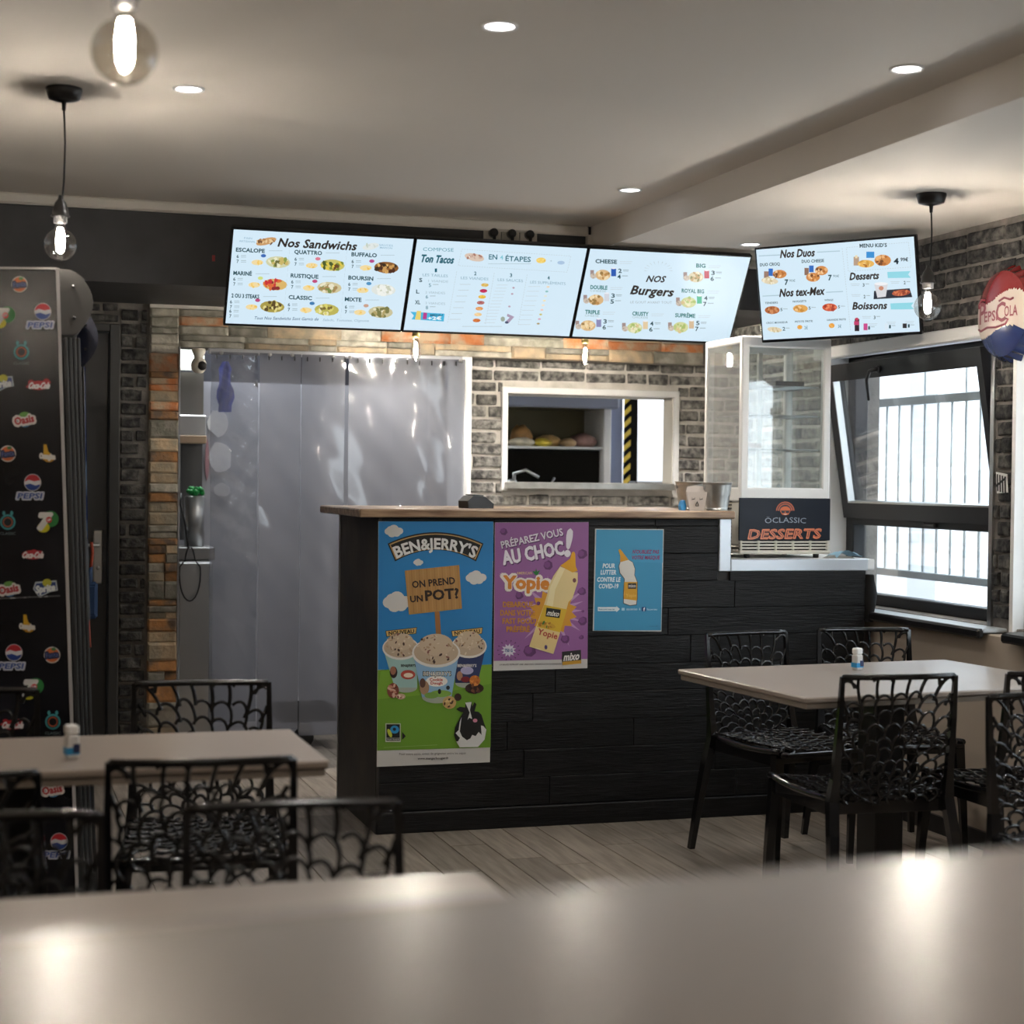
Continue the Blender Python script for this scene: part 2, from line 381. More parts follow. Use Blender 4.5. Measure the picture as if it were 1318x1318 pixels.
# generic pieces
def piece_meshes(n, m, jit, seed):
    r = random.Random(seed); out = []
    for k in range(n):
        # a front face of 4x3 points with a chamfered, wavy rim; unit size, depth 1 towards -y
        nx, nz = 5, 4; v = []; f = []
        for j in range(nz):
            for i in range(nx):
                u, w = (-.5, -.44, 0, .44, .5)[i], (-.5, -.36, .36, .5)[j]
                edge = i in (0, nx-1) or j in (0, nz-1); cor = i in (0, nx-1) and j in (0, nz-1)
                d = -1+(.30 if edge else 0)+r.uniform(-.3, .3)*jit*5
                s_ = 1-jit*.5 if cor else 1
                v.append((u*s_+r.uniform(-jit, jit)*.25, d, w*s_+r.uniform(-jit, jit)*(1.0 if edge else .5)))
        for j in range(nz-1):
            for i in range(nx-1): a = j*nx+i; f.append((a, a+1, a+nx+1, a+nx))
        rim = [i for i in range(nx)]+[j*nx+nx-1 for j in range(1, nz)]+[(nz-1)*nx+i for i in range(nx-2, -1, -1)]+[j*nx for j in range(nz-2, 0, -1)]
        b0 = len(v)
        for q in rim: v.append((v[q][0]*1.02, 0, v[q][2]*1.04))
        for a in range(len(rim)): b = (a+1) % len(rim); f.append((rim[a], rim[b], b0+b, b0+a))
        mb = MB(); mb.add([(x, y, z) for x, y, z in v], [t[::-1] for t in f]); mb.sm = [False]*len(mb.f)
        out.append(mb.mesh('piece', m))
    return out
BR = piece_meshes(9, M['brick'], .055, 1); BP = piece_meshes(9, M['brickpale'], .055, 2)
ST = {k: piece_meshes(4, M[k], .018, 5+i) for i, k in enumerate(('stone_grey', 'stone_rust', 'stone_tan', 'stone_brown'))}
def put(name, me, parent, p, w, h, d, side=False):
    o = bpy.data.objects.new(name, me); C.objects.link(o); o.parent = parent
    o.location = p; o.scale = (w, d, h)
    if side: o.rotation_euler = (0, 0, -PI/2)          # front towards -x
    return o
def brickwork(parent, kind, a0, a1, z0, z1, fixed, side=False, skip=(), rh=.066, bl=.21, gap=.016, depth=.014, seed=1):
    r = random.Random(seed); z = z0; row = 0; n = 0
    while z+rh*.45 < z1:
        h = min(rh, z1-z); x = a0-(r.uniform(.3, .7)*bl if row % 2 else r.uniform(0, .15)*bl)
        while x < a1:
            L_ = bl*r.choice((.55, .9, 1, 1.05, 1.15)); e0, e1 = max(x, a0), min(x+L_, a1)
            segs = [(e0, e1)]
            for s0, s1, t0, t1 in skip:
                if z+h*.5 > t0 and z+h*.5 < t1:
                    ns = []
                    for p, q in segs:
                        if q <= s0 or p >= s1: ns.append((p, q))
                        else:
                            if p < s0: ns.append((p, s0))
                            if q > s1: ns.append((s1, q))
                    segs = ns
            for p, q in segs:
                if q-p < .035: continue
                c = (p+q)/2; w = q-p-gap; hh = h-gap*r.uniform(.8, 1.2); zz = z+h/2+r.uniform(-.003, .003)
                loc = (fixed, c, zz) if side else (c, fixed, zz)
                put('brick', r.choice(kind), parent, loc, w, hh, depth*r.uniform(.7, 1.2), side); n += 1
            x += L_
        z += rh; row += 1
    return n
def stonework(parent, a0, a1, z0, z1, fixed, seed, bl=(.10, .32), skip=None, mix='gggttrrb'):
    r = random.Random(seed); z = z0; K = dict(g='stone_grey', t='stone_tan', r='stone_rust', b='stone_brown')
    while z < z1-.012:
        h = min(r.choice((.03, .04, .05, .06, .085)), z1-z); x = a0
        while x < a1-.01:
            L_ = r.uniform(*bl); 
            if a1-x-L_ < .05: L_ = a1-x
            sub = 2 if (h > .055 and r.random() < .5) else 1; k = r.choice(mix)
            for q in range(sub):
                if sub == 2: k = r.choice(mix)
                put('stone', r.choice(ST[K[k]]), parent, (x+L_/2, fixed, z+h/sub*(q+.5)), L_-.001, h/sub-.001, r.uniform(.012, .028))
            x += L_
        z += h

# partition: left brick strip, stone pillar and stone band over the opening
OX0, OX1, OZ = .895, 3.58, 1.985
wb = struct('wall_back', MB().box((-1.6, YB+.012, 0), (.48, YB+.14, 2.5)).box((.48, YB+.012, 2.08), (.63, YB+.14, 2.5)).box((.625, YB+.012, 0), (OX0, YB+.14, 2.5))
            .box((OX0, YB+.012, OZ), (XR, YB+.14, 2.5)), M['mortar'], 'dark brick and split stone partition')
n1 = brickwork(wb, BR, .622, .752, .05, 2.18, YB+.012, bl=.17, rh=.062, seed=4)
n1 += brickwork(wb, BR, .30, .622, 2.085, 2.18, YB+.012, bl=.19, seed=5, rh=.05)
stonework(wb, .757, OX0-.004, .0, 2.165, YB+.012, 8, (.07, .14), mix='ggtbbtr')
stonework(wb, OX0-.004, 3.54, OZ, 2.165, YB+.012, 9, (.12, .42), mix='ggttrrgt')
struct('trim_3', MB().box((.757, YB-.01, 2.165), (1.6, YB+.012, 2.18)), M['trimwhite'])
struct('trim_4', MB().box((OX0-.003, YB-.006, 0), (OX0+.004, YB+.14, OZ)), M['greyalu'])
# inner brick wall with the serving hatch
HX0, HX1, HZ0, HZ1 = 2.565, 3.475, 1.375, 1.825
wi = struct('wall_inner', MB().box((2.285, YI, 0), (HX0, YI+.12, 2.4)).box((HX1, YI, 0), (XR, YI+.12, 2.4)).box((HX0, YI, 0), (HX1, YI+.12, HZ0)).box((HX0, YI, HZ1), (HX1, YI+.12, 2.4)), M['mortarpale'], 'pale jointed brick wall around the serving hatch')
n2 = brickwork(wi, BP, 2.29, XR-.02, 1.06, 2.04, YI, skip=((HX0-.02, HX1+.02, HZ0-.03, HZ1+.03),), rh=.0635, bl=.215, seed=11)
# right wall: brick above and between the windows, beige below
WY0, WY1, WZ0, WZ1 = 5.755, 7.075, .845, 1.965
wr = struct('wall_right', MB().box((XR, WY1, 0), (XR+.25, 8.45, 2.5)).box((XR, 5.59, 0), (XR+.25, WY0, 2.5)).box((XR, 3.2, WZ1+.0), (XR+.25, WY1, 2.5)).box((XR, 3.2, 0), (XR+.25, WY1, WZ0))
            .box((XR, -2.2, 0), (XR+.25, 3.2, 2.5)), M['mortar'], 'charcoal brick wall on the window side')
n3 = brickwork(wr, BR, 4.9, 7.2, 1.985, 2.405, XR, True, rh=.067, bl=.23, seed=21)
n3 += brickwork(wr, BR, 5.612, 5.735, .87, 1.985, XR, True, rh=.064, bl=.16, seed=22)
wr2 = struct('wall_corner', MB().box((XR-.012, 7.12, 0), (XR, YI-.001, 2.18)), M['mortarpale'], 'brick return in the corner behind the dessert cabinet')
n3b = brickwork(wr2, BP, 7.13, 8.26, 1.06, 2.18, XR-.012, True, rh=.066, bl=.21, seed=23)
print('bricks', n1, n2, n3, n3b)
struct('wall_lower', MB().box((3.665, -2.2, 0), (XR, WY1+.05, .822), bev=.004), M['beige'], 'beige lower wall under the windows')
struct('baseboard_right', MB().box((3.65, -2.2, 0), (3.665, WY1, .07)), M['black'])
struct('wall_left', MB().box((-1.7, -2.2, 0), (-1.6, 11, 2.6)), M['beige'])
struct('wall_front', MB().box((-1.7, -2.3, 0), (4.0, -2.2, 2.6)), M['beige'])
# white window head, metal pier edges, reveal
struct('trim_5', MB().box((3.70, WY0-.02, WZ1-.01), (XR+.02, WY1+.1, WZ1+.045), bev=.006), M['white'])
struct('trim_6', MB().box((XR-.012, WY0-.022, .83), (XR+.05, WY0+.004, WZ1-.01)), M['steel'])
struct('trim_7', MB().box((XR-.02, 5.575, .83), (XR+.03, 5.598, 2.0)), M['white'])
struct('wall_reveal', MB().box((XR-.03, WY1-.004, .9), (XR+.16, WY1+.03, WZ1), bev=.004), mat('marbled_white_panel', (.62, .61, .60), .35, noise=3, col2=(.72, .71, .70)))

# ---- window 1: anthracite frame, tilted upper sash, fixed lower light
XW = 3.86
w1 = bpy.data.objects.new('window_1', None); C.objects.link(w1); w1.location = (XW, 6.35, WZ0); w1['kind'] = 'structure'
w1['label'] = 'anthracite window with its upper sash tilted into the room'
def wpart(name, mb, m): return keep(mb.build(name, m), w1)
fr = MB()
fr.box((XW-.03, WY0, WZ0), (XW+.04, WY0+.055, WZ1), bev=.005).box((XW-.03, WY1-.07, WZ0), (XW+.04, WY1, WZ1), bev=.005)
fr.box((XW-.03, WY0, WZ0), (XW+.04, WY1, WZ0+.05), bev=.005).box((XW-.03, WY0, 1.20), (XW+.04, WY1, 1.255), bev=.005).box((XW-.03, WY0, WZ1-.05), (XW+.04, WY1, WZ1), bev=.005)
wpart('window_frame', fr, M['winframe'])
wpart('lower_pane', MB().box((XW, WY0+.05, WZ0+.05), (XW+.008, WY1-.06, 1.20)), M['glass'])
# tilted sash
import math as _m
th = .158; Hs = .70; zb = 1.235
def tl(x, y, h): return (3.832+x*_m.cos(th)-h*_m.sin(th), y, zb+h*_m.cos(th)+x*_m.sin(th))
def tbox(mb, x0, y0, h0, x1, y1, h1):
    v = [tl(x, y, h) for h in (h0, h1) for y in (y0, y1) for x in (x0, x1)]
    return mb.add(v, [(0, 2, 3, 1), (4, 5, 7, 6), (0, 1, 5, 4), (2, 6, 7, 3), (0, 4, 6, 2), (1, 3, 7, 5)])
sa = MB(); Y0, Y1 = 5.775, 7.045
tbox(sa, -.03, Y0, 0, .03, Y1, .072); tbox(sa, -.03, Y0, Hs-.075, .03, Y1, Hs); tbox(sa, -.0295, Y0+.0005, .06, .0295, Y0+.04, Hs-.06); tbox(sa, -.0295, Y1-.062, .06, .0295, Y1-.0005, Hs-.06)
sash = wpart('sash', sa, M['winframe'])
pn = MB(); tbox(pn, 0, Y0+.03, .072, .008, Y1-.06, Hs-.075); keep(pn.build('pane', M['glass']), sash)
gk = MB(); tbox(gk, -.032, Y1-.068, .072, .0, Y1-.060, Hs-.075); tbox(gk, -.032, Y0+.03, .070, 0, Y1-.06, .078); keep(gk.build('glazing_bead', M['steel']), sash)
hd = MB(); ym = 6.55
hd.tube([tl(-.035, ym, Hs-.04), tl(-.055, ym, Hs-.04), tl(-.065, ym+.03, Hs-.045), tl(-.07, ym+.055, Hs-.08), tl(-.07, ym+.058, Hs-.17)], [.012, .010, .009, .008, .006], 8)
hd.lathe([(.0, 0), (.016, 0), (.016, .01), (0, .01)], (tl(-.045, ym, Hs-.04)), 12, axis='X')
keep(hd.build('handle', M['black']), sash)
wpart('latch', MB().box((XW-.05, 6.28, 1.205), (XW-.028, 6.37, 1.225), bev=.005), M['black'])
ws = struct('window_sill', MB().box((3.64, 5.64, .826), (3.85, 6.80, .842), bev=.004), mat('pale_sill', (.55, .60, .64), .3))
struct('trim_8', MB().box((3.618, 5.64, .806), (3.648, 6.70, .842), bev=.008), M['black'])
# ---- window 2 at the right edge
w2 = bpy.data.objects.new('window_2', None); C.objects.link(w2); w2.location = (XW, 4.4, WZ0); w2['kind'] = 'structure'; w2['label'] = 'pale framed window past the brick pier'
m2 = MB(); m2.box((XW-.04, 5.50, WZ0), (XW+.03, 5.575, WZ1)).box((XW-.04, 3.2, WZ0), (XW+.03, 3.26, WZ1)).box((XW-.04, 3.2, WZ0), (XW+.03, 5.575, WZ0+.05)).box((XW-.04, 3.2, WZ1-.05), (XW+.03, 5.575, WZ1))
keep(m2.build('window_frame', M['white']), w2)
keep(MB().box((XW, 3.26, WZ0+.05), (XW+.008, 5.50, WZ1-.05)).build('pane', M['glass']), w2)
struct('trim_9', MB().box((3.605, 3.2, .806), (3.66, 5.475, .842), bev=.008).box((3.64, 3.2, .826), (3.80, 5.5, .842)), M['black'])
# ---- outside: facade, ground, railing
struct('facade_outside', MB().box((6.2, 1, -1), (6.4, 16, 5)).box((6.12, 9.6, 1.2), (6.2, 10.6, 1.9)).box((6.1, 8.2, -1), (6.2, 16, .55)), M['facade'], 'pale building facade seen through the window')
struct('ground_outside', MB().box((4.0, 0, -1.1), (8, 16, -1)), M['facade'])
struct('wall_outside', MB().box((4.32, 7.75, -1), (4.55, 7.9, 3)), mat('outside_pier', (.8, .82, .84), .8))
rl = empty('balcony_railing', (4.2, 7.0, .9), 0, 'grey metal railing with upright bars outside the tilted window', 'railing')
keep(MB().box((4.185, 4.6, 1.76), (4.215, 7.46, 1.80), bev=.004).build('rail', M['rail']), rl)
keep(MB().box((4.185, 4.6, .945), (4.215, 7.46, .98), bev=.004).build('rail', M['rail']), rl)
for i in range(23):
    y = 7.36-.1155*i; top = 2.3 if i % 3 == 0 and i in (3, 6, 9) else 1.765
    keep(MB().tube([(4.2, y, .96), (4.2, y, top)], .0075, 6).build('bar', M['rail']), rl)

# ---- kitchen behind the partition (seen through the hatch, the slit and the curtain)
struct('wall_kitchen', MB().box((-1.6, 10.6, 0), (5.0, 10.7, 2.6)).box((5.0, 8.4, 0), (5.1, 10.7, 2.6)), M['kwall'])
struct('partition_kitchen', MB().box((3.50, 9.62, 0), (3.70, 9.68, 2.5)), M['galley'], 'bluish grey tiled wall stub in the kitchen')
struct('door_frame_kitchen', MB().box((3.745, 9.6, 0), (3.79, 9.68, 2.5)), M['kdark'])
struct('wall_far', MB().box((3.80, 10.1, 0), (4.9, 10.15, 2.5)), mat('plain_white_wall', (.85, .87, .9), .6))  # even white; its brightness comes from the added kitchen area lamp
hz = MB(); 
for k in range(14):
    z = 1.0+k*.07
    hz.add([(3.70, 9.6, z), (3.745, 9.6, z+.04), (3.745, 9.6, z+.075), (3.70, 9.6, z+.035)], [(0, 1, 2, 3)], 0)
    hz.add([(3.70, 9.6, z+.035), (3.745, 9.6, z+.075), (3.745, 9.6, z+.11), (3.70, 9.6, z+.07)], [(0, 1, 2, 3)], 1)
tag(hz.build('hazard_tape', [mat('tape_yellow', (.75, .52, .06), .5), M['kdark']], recalc=False), 'yellow and black hazard tape on the kitchen corner', 'tape')
# the oven shelf unit
ov = empty('shelf_oven', (3.1, 9.4, 1.2), 0, 'dark open oven shelf unit holding bags, seen through the hatch', 'oven')
o = MB(); o.box((2.55, 9.62, 1.1), (3.46, 9.66, 1.9)).box((2.5, 9.285, 1.80), (3.47, 9.64, 1.82)); keep(o.build('back_panel', M['olive']), ov)
keep(MB().box((2.55, 9.30, 1.565), (3.46, 9.62, 1.58)).build('shelf', M['steel']), ov)
keep(MB().box((2.5, 9.2, 1.80), (3.52, 9.28, 2.02), bev=.01).build('hood', mat('hood_grey', (.30, .33, .42), .4)), ov)
keep(MB().box((3.455, 9.28, 1.0), (3.50, 9.62, 1.86), bev=.004).build('post', M['white']), ov)
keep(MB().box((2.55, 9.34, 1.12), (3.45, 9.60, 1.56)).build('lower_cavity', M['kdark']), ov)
bagr = random.Random(5)
def bag(x, w, h, col, z=1.58, lab='', y=9.4):
    mb = MB(); n = 12; v = []; f = []
    for j in range(5):
        t = j/4; rr = math.sin(PI*(.18+.78*t))**.5
        for k in range(n):
            a = 2*PI*k/n; v.append((x+w/2*rr*math.cos(a)*bagr.uniform(.9, 1.08), y+.08*rr*math.sin(a), z+h*t*bagr.uniform(.93, 1.05) if j else z))
    for j in range(4):
        for k in range(n): a, b = j*n+k, j*n+(k+1) % n; f.append((a, b, b+n, a+n))
    f.append(tuple(range(n))[::-1]); f.append(tuple(4*n+k for k in range(n)))
    mb.add(v, f, 0, True); o = mb.build('food_bag', mat('bag_skin', col, .4, noise=20, col2=tuple(min(1, c*1.6) for c in col)))
    return tag(o, lab, 'bag', 'food bags on the oven shelf')
bag(2.99, .13, .12, (.45, .25, .09), lab='tan upright bread bag at the left of the oven shelf')
bag(2.97, .16, .05, (.62, .56, .42), lab='pale flat bag lying in front of the tan bag', y=9.33)
bag(3.10, .11, .045, (.75, .55, .06), lab='bright yellow bag near the middle of the oven shelf', y=9.35)
bag(3.17, .17, .07, (.50, .33, .14), lab='golden brown bag behind the yellow bag', y=9.45)
bag(3.26, .10, .05, (.38, .26, .14), lab='small brown bag between the golden and the mauve bags', y=9.36)
bag(3.37, .17, .08, (.28, .17, .15), lab='mauve brown rounded bag at the right of the oven shelf')
cnt = empty('prep_counter', (3.6, 9.0, 0), 0, 'stainless prep counter beyond the hatch', 'counter')
keep(MB().box((2.5, 8.8, 1.30), (4.6, 9.15, 1.335), bev=.004).build('worktop', M['steel']), cnt)
keep(MB().box((2.55, 8.83, 0), (4.55, 9.12, 1.30)).build('body', M['steel']), cnt)
keep(MB().box((3.55, 9.0, 1.335), (4.3, 9.12, 1.385), bev=.004).build('upstand', M['steel']), cnt)
tp = MB(); tp.tube([(2.80, 8.92, 1.335), (2.80, 8.92, 1.42), (2.86, 8.90, 1.44), (2.93, 8.88, 1.40)], [.012, .011, .009, .008]); tp.lathe([(0, 0), (.028, 0), (.03, .02), (.012, .03), (0, .03)], (2.78, 8.90, 1.36), 12); tp.tube([(2.93, 8.88, 1.36), (3.0, 8.88, 1.365), (3.02, 8.88, 1.40)], .007)
tag(tp.build('sauce_dispenser', M['steel']), 'small steel tap fitting on the prep counter behind the hatch', 'tap')

# steel things seen in the slit left of the curtain
cr = struct('panel_kitchen', MB().box((1.13, 9.10, 0), (2.6, 9.14, 1.885)), mat('cold_room_panel', (.46, .47, .52), .5), 'pale grey cold room panel behind the strip curtain')
kc = empty('steel_cabinet', (1.05, 8.75, 0), 0, 'tall steel cabinet behind the left of the strip curtain', 'cabinet')
keep(MB().box((.955, 8.62, .05), (1.13, 8.95, .96), bev=.012).build('door', M['steel']), kc)
keep(MB().box((.95, 8.64, 0), (1.14, 8.98, .05)).box((.95, 8.64, .965), (1.14, 8.98, 1.03), bev=.005).build('body', mat('steel_side', (.3, .3, .3), .4, metal=.8)), kc)
dp = MB(); dp.lathe([(.0, 1.03), (.05, 1.03), (.05, 1.28), (.042, 1.285), (0, 1.285)], (1.05, 8.75, 0), 20)
tag(dp.build('cup_dispenser', M['steel']), 'steel cylinder standing on the steel cabinet', 'cylinder')
gs = MB(); rr = random.Random(2)
for k in range(26):
    a, b = rr.uniform(0, 2*PI), rr.uniform(-.2, 1); c = Vector((1.055+.04*math.cos(a)*rr.random(), 8.74+.04*math.sin(a), 1.295+.03*abs(b)))
    gs.lathe([(0, -.012), (.011, -.006), (.013, .004), (0, .012)], c, 6)
tag(gs.build('green_bundle', mat('green_plastic', (.01, .30, .06), .35)), 'bright green crumpled bundle on top of the steel cylinder', 'bundle')
cb = MB(); pts = []
for k in range(25):
    a = 2*PI*k/24; pts.append((1.01+.052*math.sin(a)*(1 if math.cos(a) < .3 else .55), 8.58, .90-.135*math.cos(a+PI)*(-1)*(-1)))
cb.tube(pts, .004, 6); cb.tube([(1.0, 8.58, 1.03), (.985, 8.58, 1.15), (.96, 8.58, 1.25), (.965, 8.6, 1.30)], .005, 6)
tag(cb.build('cable_loop', M['black']), 'black cable hanging in a loop in front of the steel cabinet', 'cable')
sh = empty('wall_shelf', (1.05, 9.0, 1.5), 0, 'steel and wood shelf seen left of the strip curtain', 'shelf')
keep(MB().box((.86, 8.9, 1.595), (1.125, 9.08, 1.70), bev=.004).build('steel_front', M['steel']), sh)
keep(MB().box((.86, 8.88, 1.555), (1.125, 9.08, 1.595), bev=.003).build('wood_ledge', mat('pale_wood', (.5, .36, .24), .5)), sh)
struct('wall_kitchen_side', MB().box((3.99, 8.38, 0), (5.1, 8.45, 2.6)), M['kwall'])
struct('wall_panel_brown', MB().box((.80, 9.06, 1.70), (1.13, 9.10, 1.93)), mat('brown_grey_panel', (.10, .09, .08), .6))
struct('wall_panel_pale', MB().box((.80, 9.10, 1.10), (1.02, 9.13, 1.56)), M['kwall'])
struct('wall_panel_dark', MB().box((1.02, 9.09, 1.05), (1.13, 9.12, 1.56)), mat('dark_grey_panel', (.07, .07, .07), .6))
kl = empty('kitchen_lamp', (1.0, 9.0, 2.0), 0, 'white glowing light panel above the shelf left of the curtain', 'lamp')
keep(MB().box((.84, 9.0, 1.955), (1.125, 9.06, 2.08), bev=.005).build('diffuser', mat('lamp_panel', (0, 0, 0), .5, emit=((.95, 1, .93), 4))), kl)
keep(MB().box((.83, 9.06, 1.94), (1.13, 9.075, 2.09)).build('housing', M['white']), kl)

# ---- grey door at the left
d1 = bpy.data.objects.new('door_1', None); C.objects.link(d1); d1.location = (.3, YB, 0); d1['kind'] = 'structure'; d1['label'] = 'dark grey door beside the drinks fridges'
keep(MB().box((.575, YB-.03, 0), (.622, YB+.05, 2.08), bev=.004).box((-.35, YB-.03, 2.045), (.575, YB+.05, 2.08), bev=.004).build('door_frame', M['doorgrey']), d1)
keep(MB().box((-.33, YB-.005, .01), (.572, YB+.035, 2.04), bev=.004).build('door_leaf', mat('door_leaf_grey', (.030, .031, .032), .45, noise=3, col2=(.034, .035, .036))), d1)
hp = keep(MB().box((.508, YB-.015, .885), (.552, YB-.004, 1.135), bev=.012).build('handle_plate', M['steel']), d1)
keep(MB().tube([(.53, YB-.01, 1.065), (.53, YB-.05, 1.065), (.46, YB-.055, 1.065), (.42, YB-.05, 1.065)], .008).lathe([(0, -.008), (.01, -.008), (.01, 0), (0, 0)], (.53, YB-.012, .96), 10, axis='Y').build('lever', M['steel']), hp)

struct('wall_kitchen_dark', MB().box((.9, 9.5, 1.7), (2.7, 9.54, 2.5)), mat('dark_slate_panel', (.02, .021, .03), .7))
bl = empty('blue_apron', (1.24, 9.02, 1.95), 0, 'blue cloth hanging behind the first strip of the curtain', 'cloth')
ap_ = MB(); v = []; f = []
for j in range(8):
    for k in range(7):
        u = k/6-.5; v.append((1.24+u*(.03+.05*min(1, j/3)+.02*math.sin(j*1.7)), 9.04+.02*math.sin(k*2+j), 1.99-.038*j))
for j in range(7):
    for k in range(6): a = j*7+k; f.append((a, a+1, a+8, a+7))
keep(ap_.add(v, f, 0, True).build('cloth', mat('blue_cloth', (.02, .04, .30), .8), recalc=False), bl)

rq = random.Random(9)  # white shapes added for the strip's bright reflections and vague things behind it
for (x0, z0, w, h, col, lab) in ((1.155, 1.60, .11, .14, (.9, .9, .9), 'upper white shape added behind the first curtain strip for its bright reflections'), (1.165, 1.40, .12, .17, (.88, .88, .9), 'larger white shape added behind the first curtain strip for its reflections, under the upper one'),
                         (1.19, 1.28, .09, .07, (.7, .7, .72), 'small white shape added lowest behind the first curtain strip for its reflections'), (1.145, 1.36, .02, .22, (.45, .25, .28), 'thin reddish strip hanging beside the added white shapes behind the curtain')):
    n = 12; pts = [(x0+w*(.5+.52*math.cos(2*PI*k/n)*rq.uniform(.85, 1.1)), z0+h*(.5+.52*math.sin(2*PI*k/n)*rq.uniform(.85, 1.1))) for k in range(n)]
    tag(MB().prism(pts, 'Y', 9.085, 9.098).build('pale_shape', mat('pale_shape_colour', col, .5)), lab, 'paper', 'added pale shapes behind the curtain')
# ================================================================== COUNTER
CY = 6.482
co = empty('service_counter', (2.2, 6.8, 0), 0, 'black plank service counter with a wood top and a lower right end', 'counter')
keep(MB().box((1.50, CY+.014, 0), (2.965, 7.21, 1.235)).box((2.965, CY+.014, 0), (3.60, 7.10, 1.02)).build('body', M['sidewood']), co)
sl = MB(); sl.box((1.405, CY-.03, 1.236), (2.985, 7.26, 1.268), bev=.005); keep(sl.build('wood_top', M['slab']), co)
keep(MB().box((2.925, CY-.006, 1.018), (2.978, CY+.02, 1.236), bev=.003).box((2.978, CY-.006, 1.018), (3.615, CY+.02, 1.068), bev=.003).build('steel_trim', mat('pale_metal_trim', (.55, .58, .62), .35, metal=.5)), co)
keep(MB().box((2.975, CY+.02, 1.02), (3.66, 7.11, 1.066), bev=.003).build('lower_top', M['white']), co)
r = random.Random(12); rows = []; z = .085
while z < 1.23: h = min(.112, 1.234-z); rows.append((z, h)); z += .112
for i, (z, h) in enumerate(rows):
    xmax = 2.923 if z+h > 1.03 else 3.605
    if z < 1.03 < z+h: xmax = 2.923
    x = 1.488
    while x < xmax-.01:
        L_ = r.uniform(.45, 1.0); 
        if xmax-x-L_ < .25: L_ = xmax-x
        o = MB().box((-L_/2+.0008, -.016, -h/2+.0008), (L_/2-.0008, 0, h/2-.0008), bev=.002).build('plank', M['blackwood'], co)
        o.parent = co; o.matrix_parent_inverse = mw(co).inverted(); o.location = (x+L_/2, CY+.014+r.uniform(0, .0015), z+h/2); x += L_
o = keep(MB().box((2.978, CY-.002, .98), (3.605, CY+.012, 1.017)).build('plank', M['blackwood']), co)
keep(MB().box((1.486, CY-.012, 0), (3.61, CY+.012, .083), bev=.004).build('skirting', M['blackwood']), co)
keep(MB().box((1.484, CY-.002, 0), (1.499, 7.205, 1.235), bev=.002).build('side_panel', M['sidewood']), co)
keep(MB().box((1.480, 7.195, 0), (1.50, 7.215, 1.235)).build('rear_edge', mat('grey_edge', (.2, .2, .19), .5)), co)

# ================================================================== POSTERS ON THE COUNTER
def poster(name, label, pts, y=CY-.004):
    """paper sheet; pts = its four corners in photo pixels"""
    P = Print((2.0, y, .9), (1, 0, 0), (0, 0, 1)); q = [P.loc(*p) for p in pts]
    o = MB().prism([(2.0+u, .9+w) for u, w in q], 'Y', y, y+.0015).build(name, mat('poster_paper', (.62, .60, .57), .5)); tag(o, label, 'poster', None); P.o.y -= .0004
    return o, P
# ---- ice cream poster
PB, P = poster('ice_cream_poster', 'tall blue and green ice cream poster with a cow, leftmost on the counter', [(487, 671), (635.5, 672.5), (630.5, 981), (485, 987)])
G = (470, 660, 7.322); G2 = (470, 800, 6.589)
P.rect(487.3, 671.2, 635, 672+50, '2a83c4', 1); P.poly([(487.3, 671.2), (635, 672.7), (632.5, 862), (486.3, 862)], '2680bf', 1)
P.poly([(486.2, 862.5), (633, 855), (631.2, 962), (485.4, 966)], '6c9a2b', 1.3)
P.poly([(486.2, 890), (490, 864), (500, 862.6), (633, 855), (632.2, 880), (560, 893), (486, 900)], '7aa832', 1.6)
P.view = G
def cloud(cx, cy, w, h, lv=2):
    for a, b, c in ((-.3, .05, .22), (0, -.15, .27), (.3, .02, .22), (-.1, .22, .24), (.15, .2, .22), (-.2, -.12, .2)):
        P.disc(cx+a*w, cy+b*h, c*w, c*h*1.3, 'd6d2cc', lv+abs(a), 14)
cloud(270, 170, 170, 115); cloud(500, 465, 90, 65); cloud(1045, 608, 190, 130)
cloud(300, 835, 260, 190)
def arcband(x0, x1, yt, rise, th, col, lv, slant=0):
    n = 16; top = []; bot = []
    for k in range(n+1):
        t = k/n*2-1; x = x0+(x1-x0)*k/n; y = yt+rise*t*t; top.append((x, y)); bot.append((x-t*slant, y+th))
    for k in range(n): P.poly([top[k], top[k+1], bot[k+1], bot[k]], col, lv)
arcband(212, 1114, 182, 108, 168, '15120f', 3, 70); arcband(226, 1100, 196, 100, 146, 'c09a66', 3.4, 62); arcband(240, 1086, 206, 98, 128, '14110e', 3.8, 58)
P.text("BEN&JERRY'S", 662, 288, 775, 104, 'e8e8e4', .035, lv=4.4, arc=88)
P.poly([(655, 930), (700, 930), (718, 1180), (668, 1180)], 'a5713f', 2.2)
P.poly([(372, 545), (885, 492), (912, 903), (412, 960)], 'b5894f', 4)
for k in range(14):
    x = 395+k*36; P.poly([(x, 545-(x-380)*.1), (x+7, 544-(x-380)*.1), (x+30, 950-(x-380)*.1), (x+22, 950-(x-380)*.1)], 'a67b43' if k % 2 else 'c0955c', 4.3)
P.text('ON PREND', 643, 655, 405, 66, '2a1a14', .03, rot=-.10, lv=5); P.text('UN', 482, 808, 118, 60, '2a1a14', .035, rot=-.08, lv=5); P.text('POT?', 722, 766, 316, 96, '2a1a14', .04, rot=-.08, lv=5)
for cx in (338, 958):
    P.poly([(cx-148, 1112), (cx+150, 1078), (cx+142, 1140), (cx-138, 1168)], '2a1c12', 3); P.poly([(cx-142, 1116), (cx+144, 1084), (cx+137, 1136), (cx-133, 1162)], 'd9b46a', 3.4)
    P.text('NOUVEAU', cx+2, 1124, 240, 36, '1b100a', .035, rot=-.09, lv=4)
P.view = G2
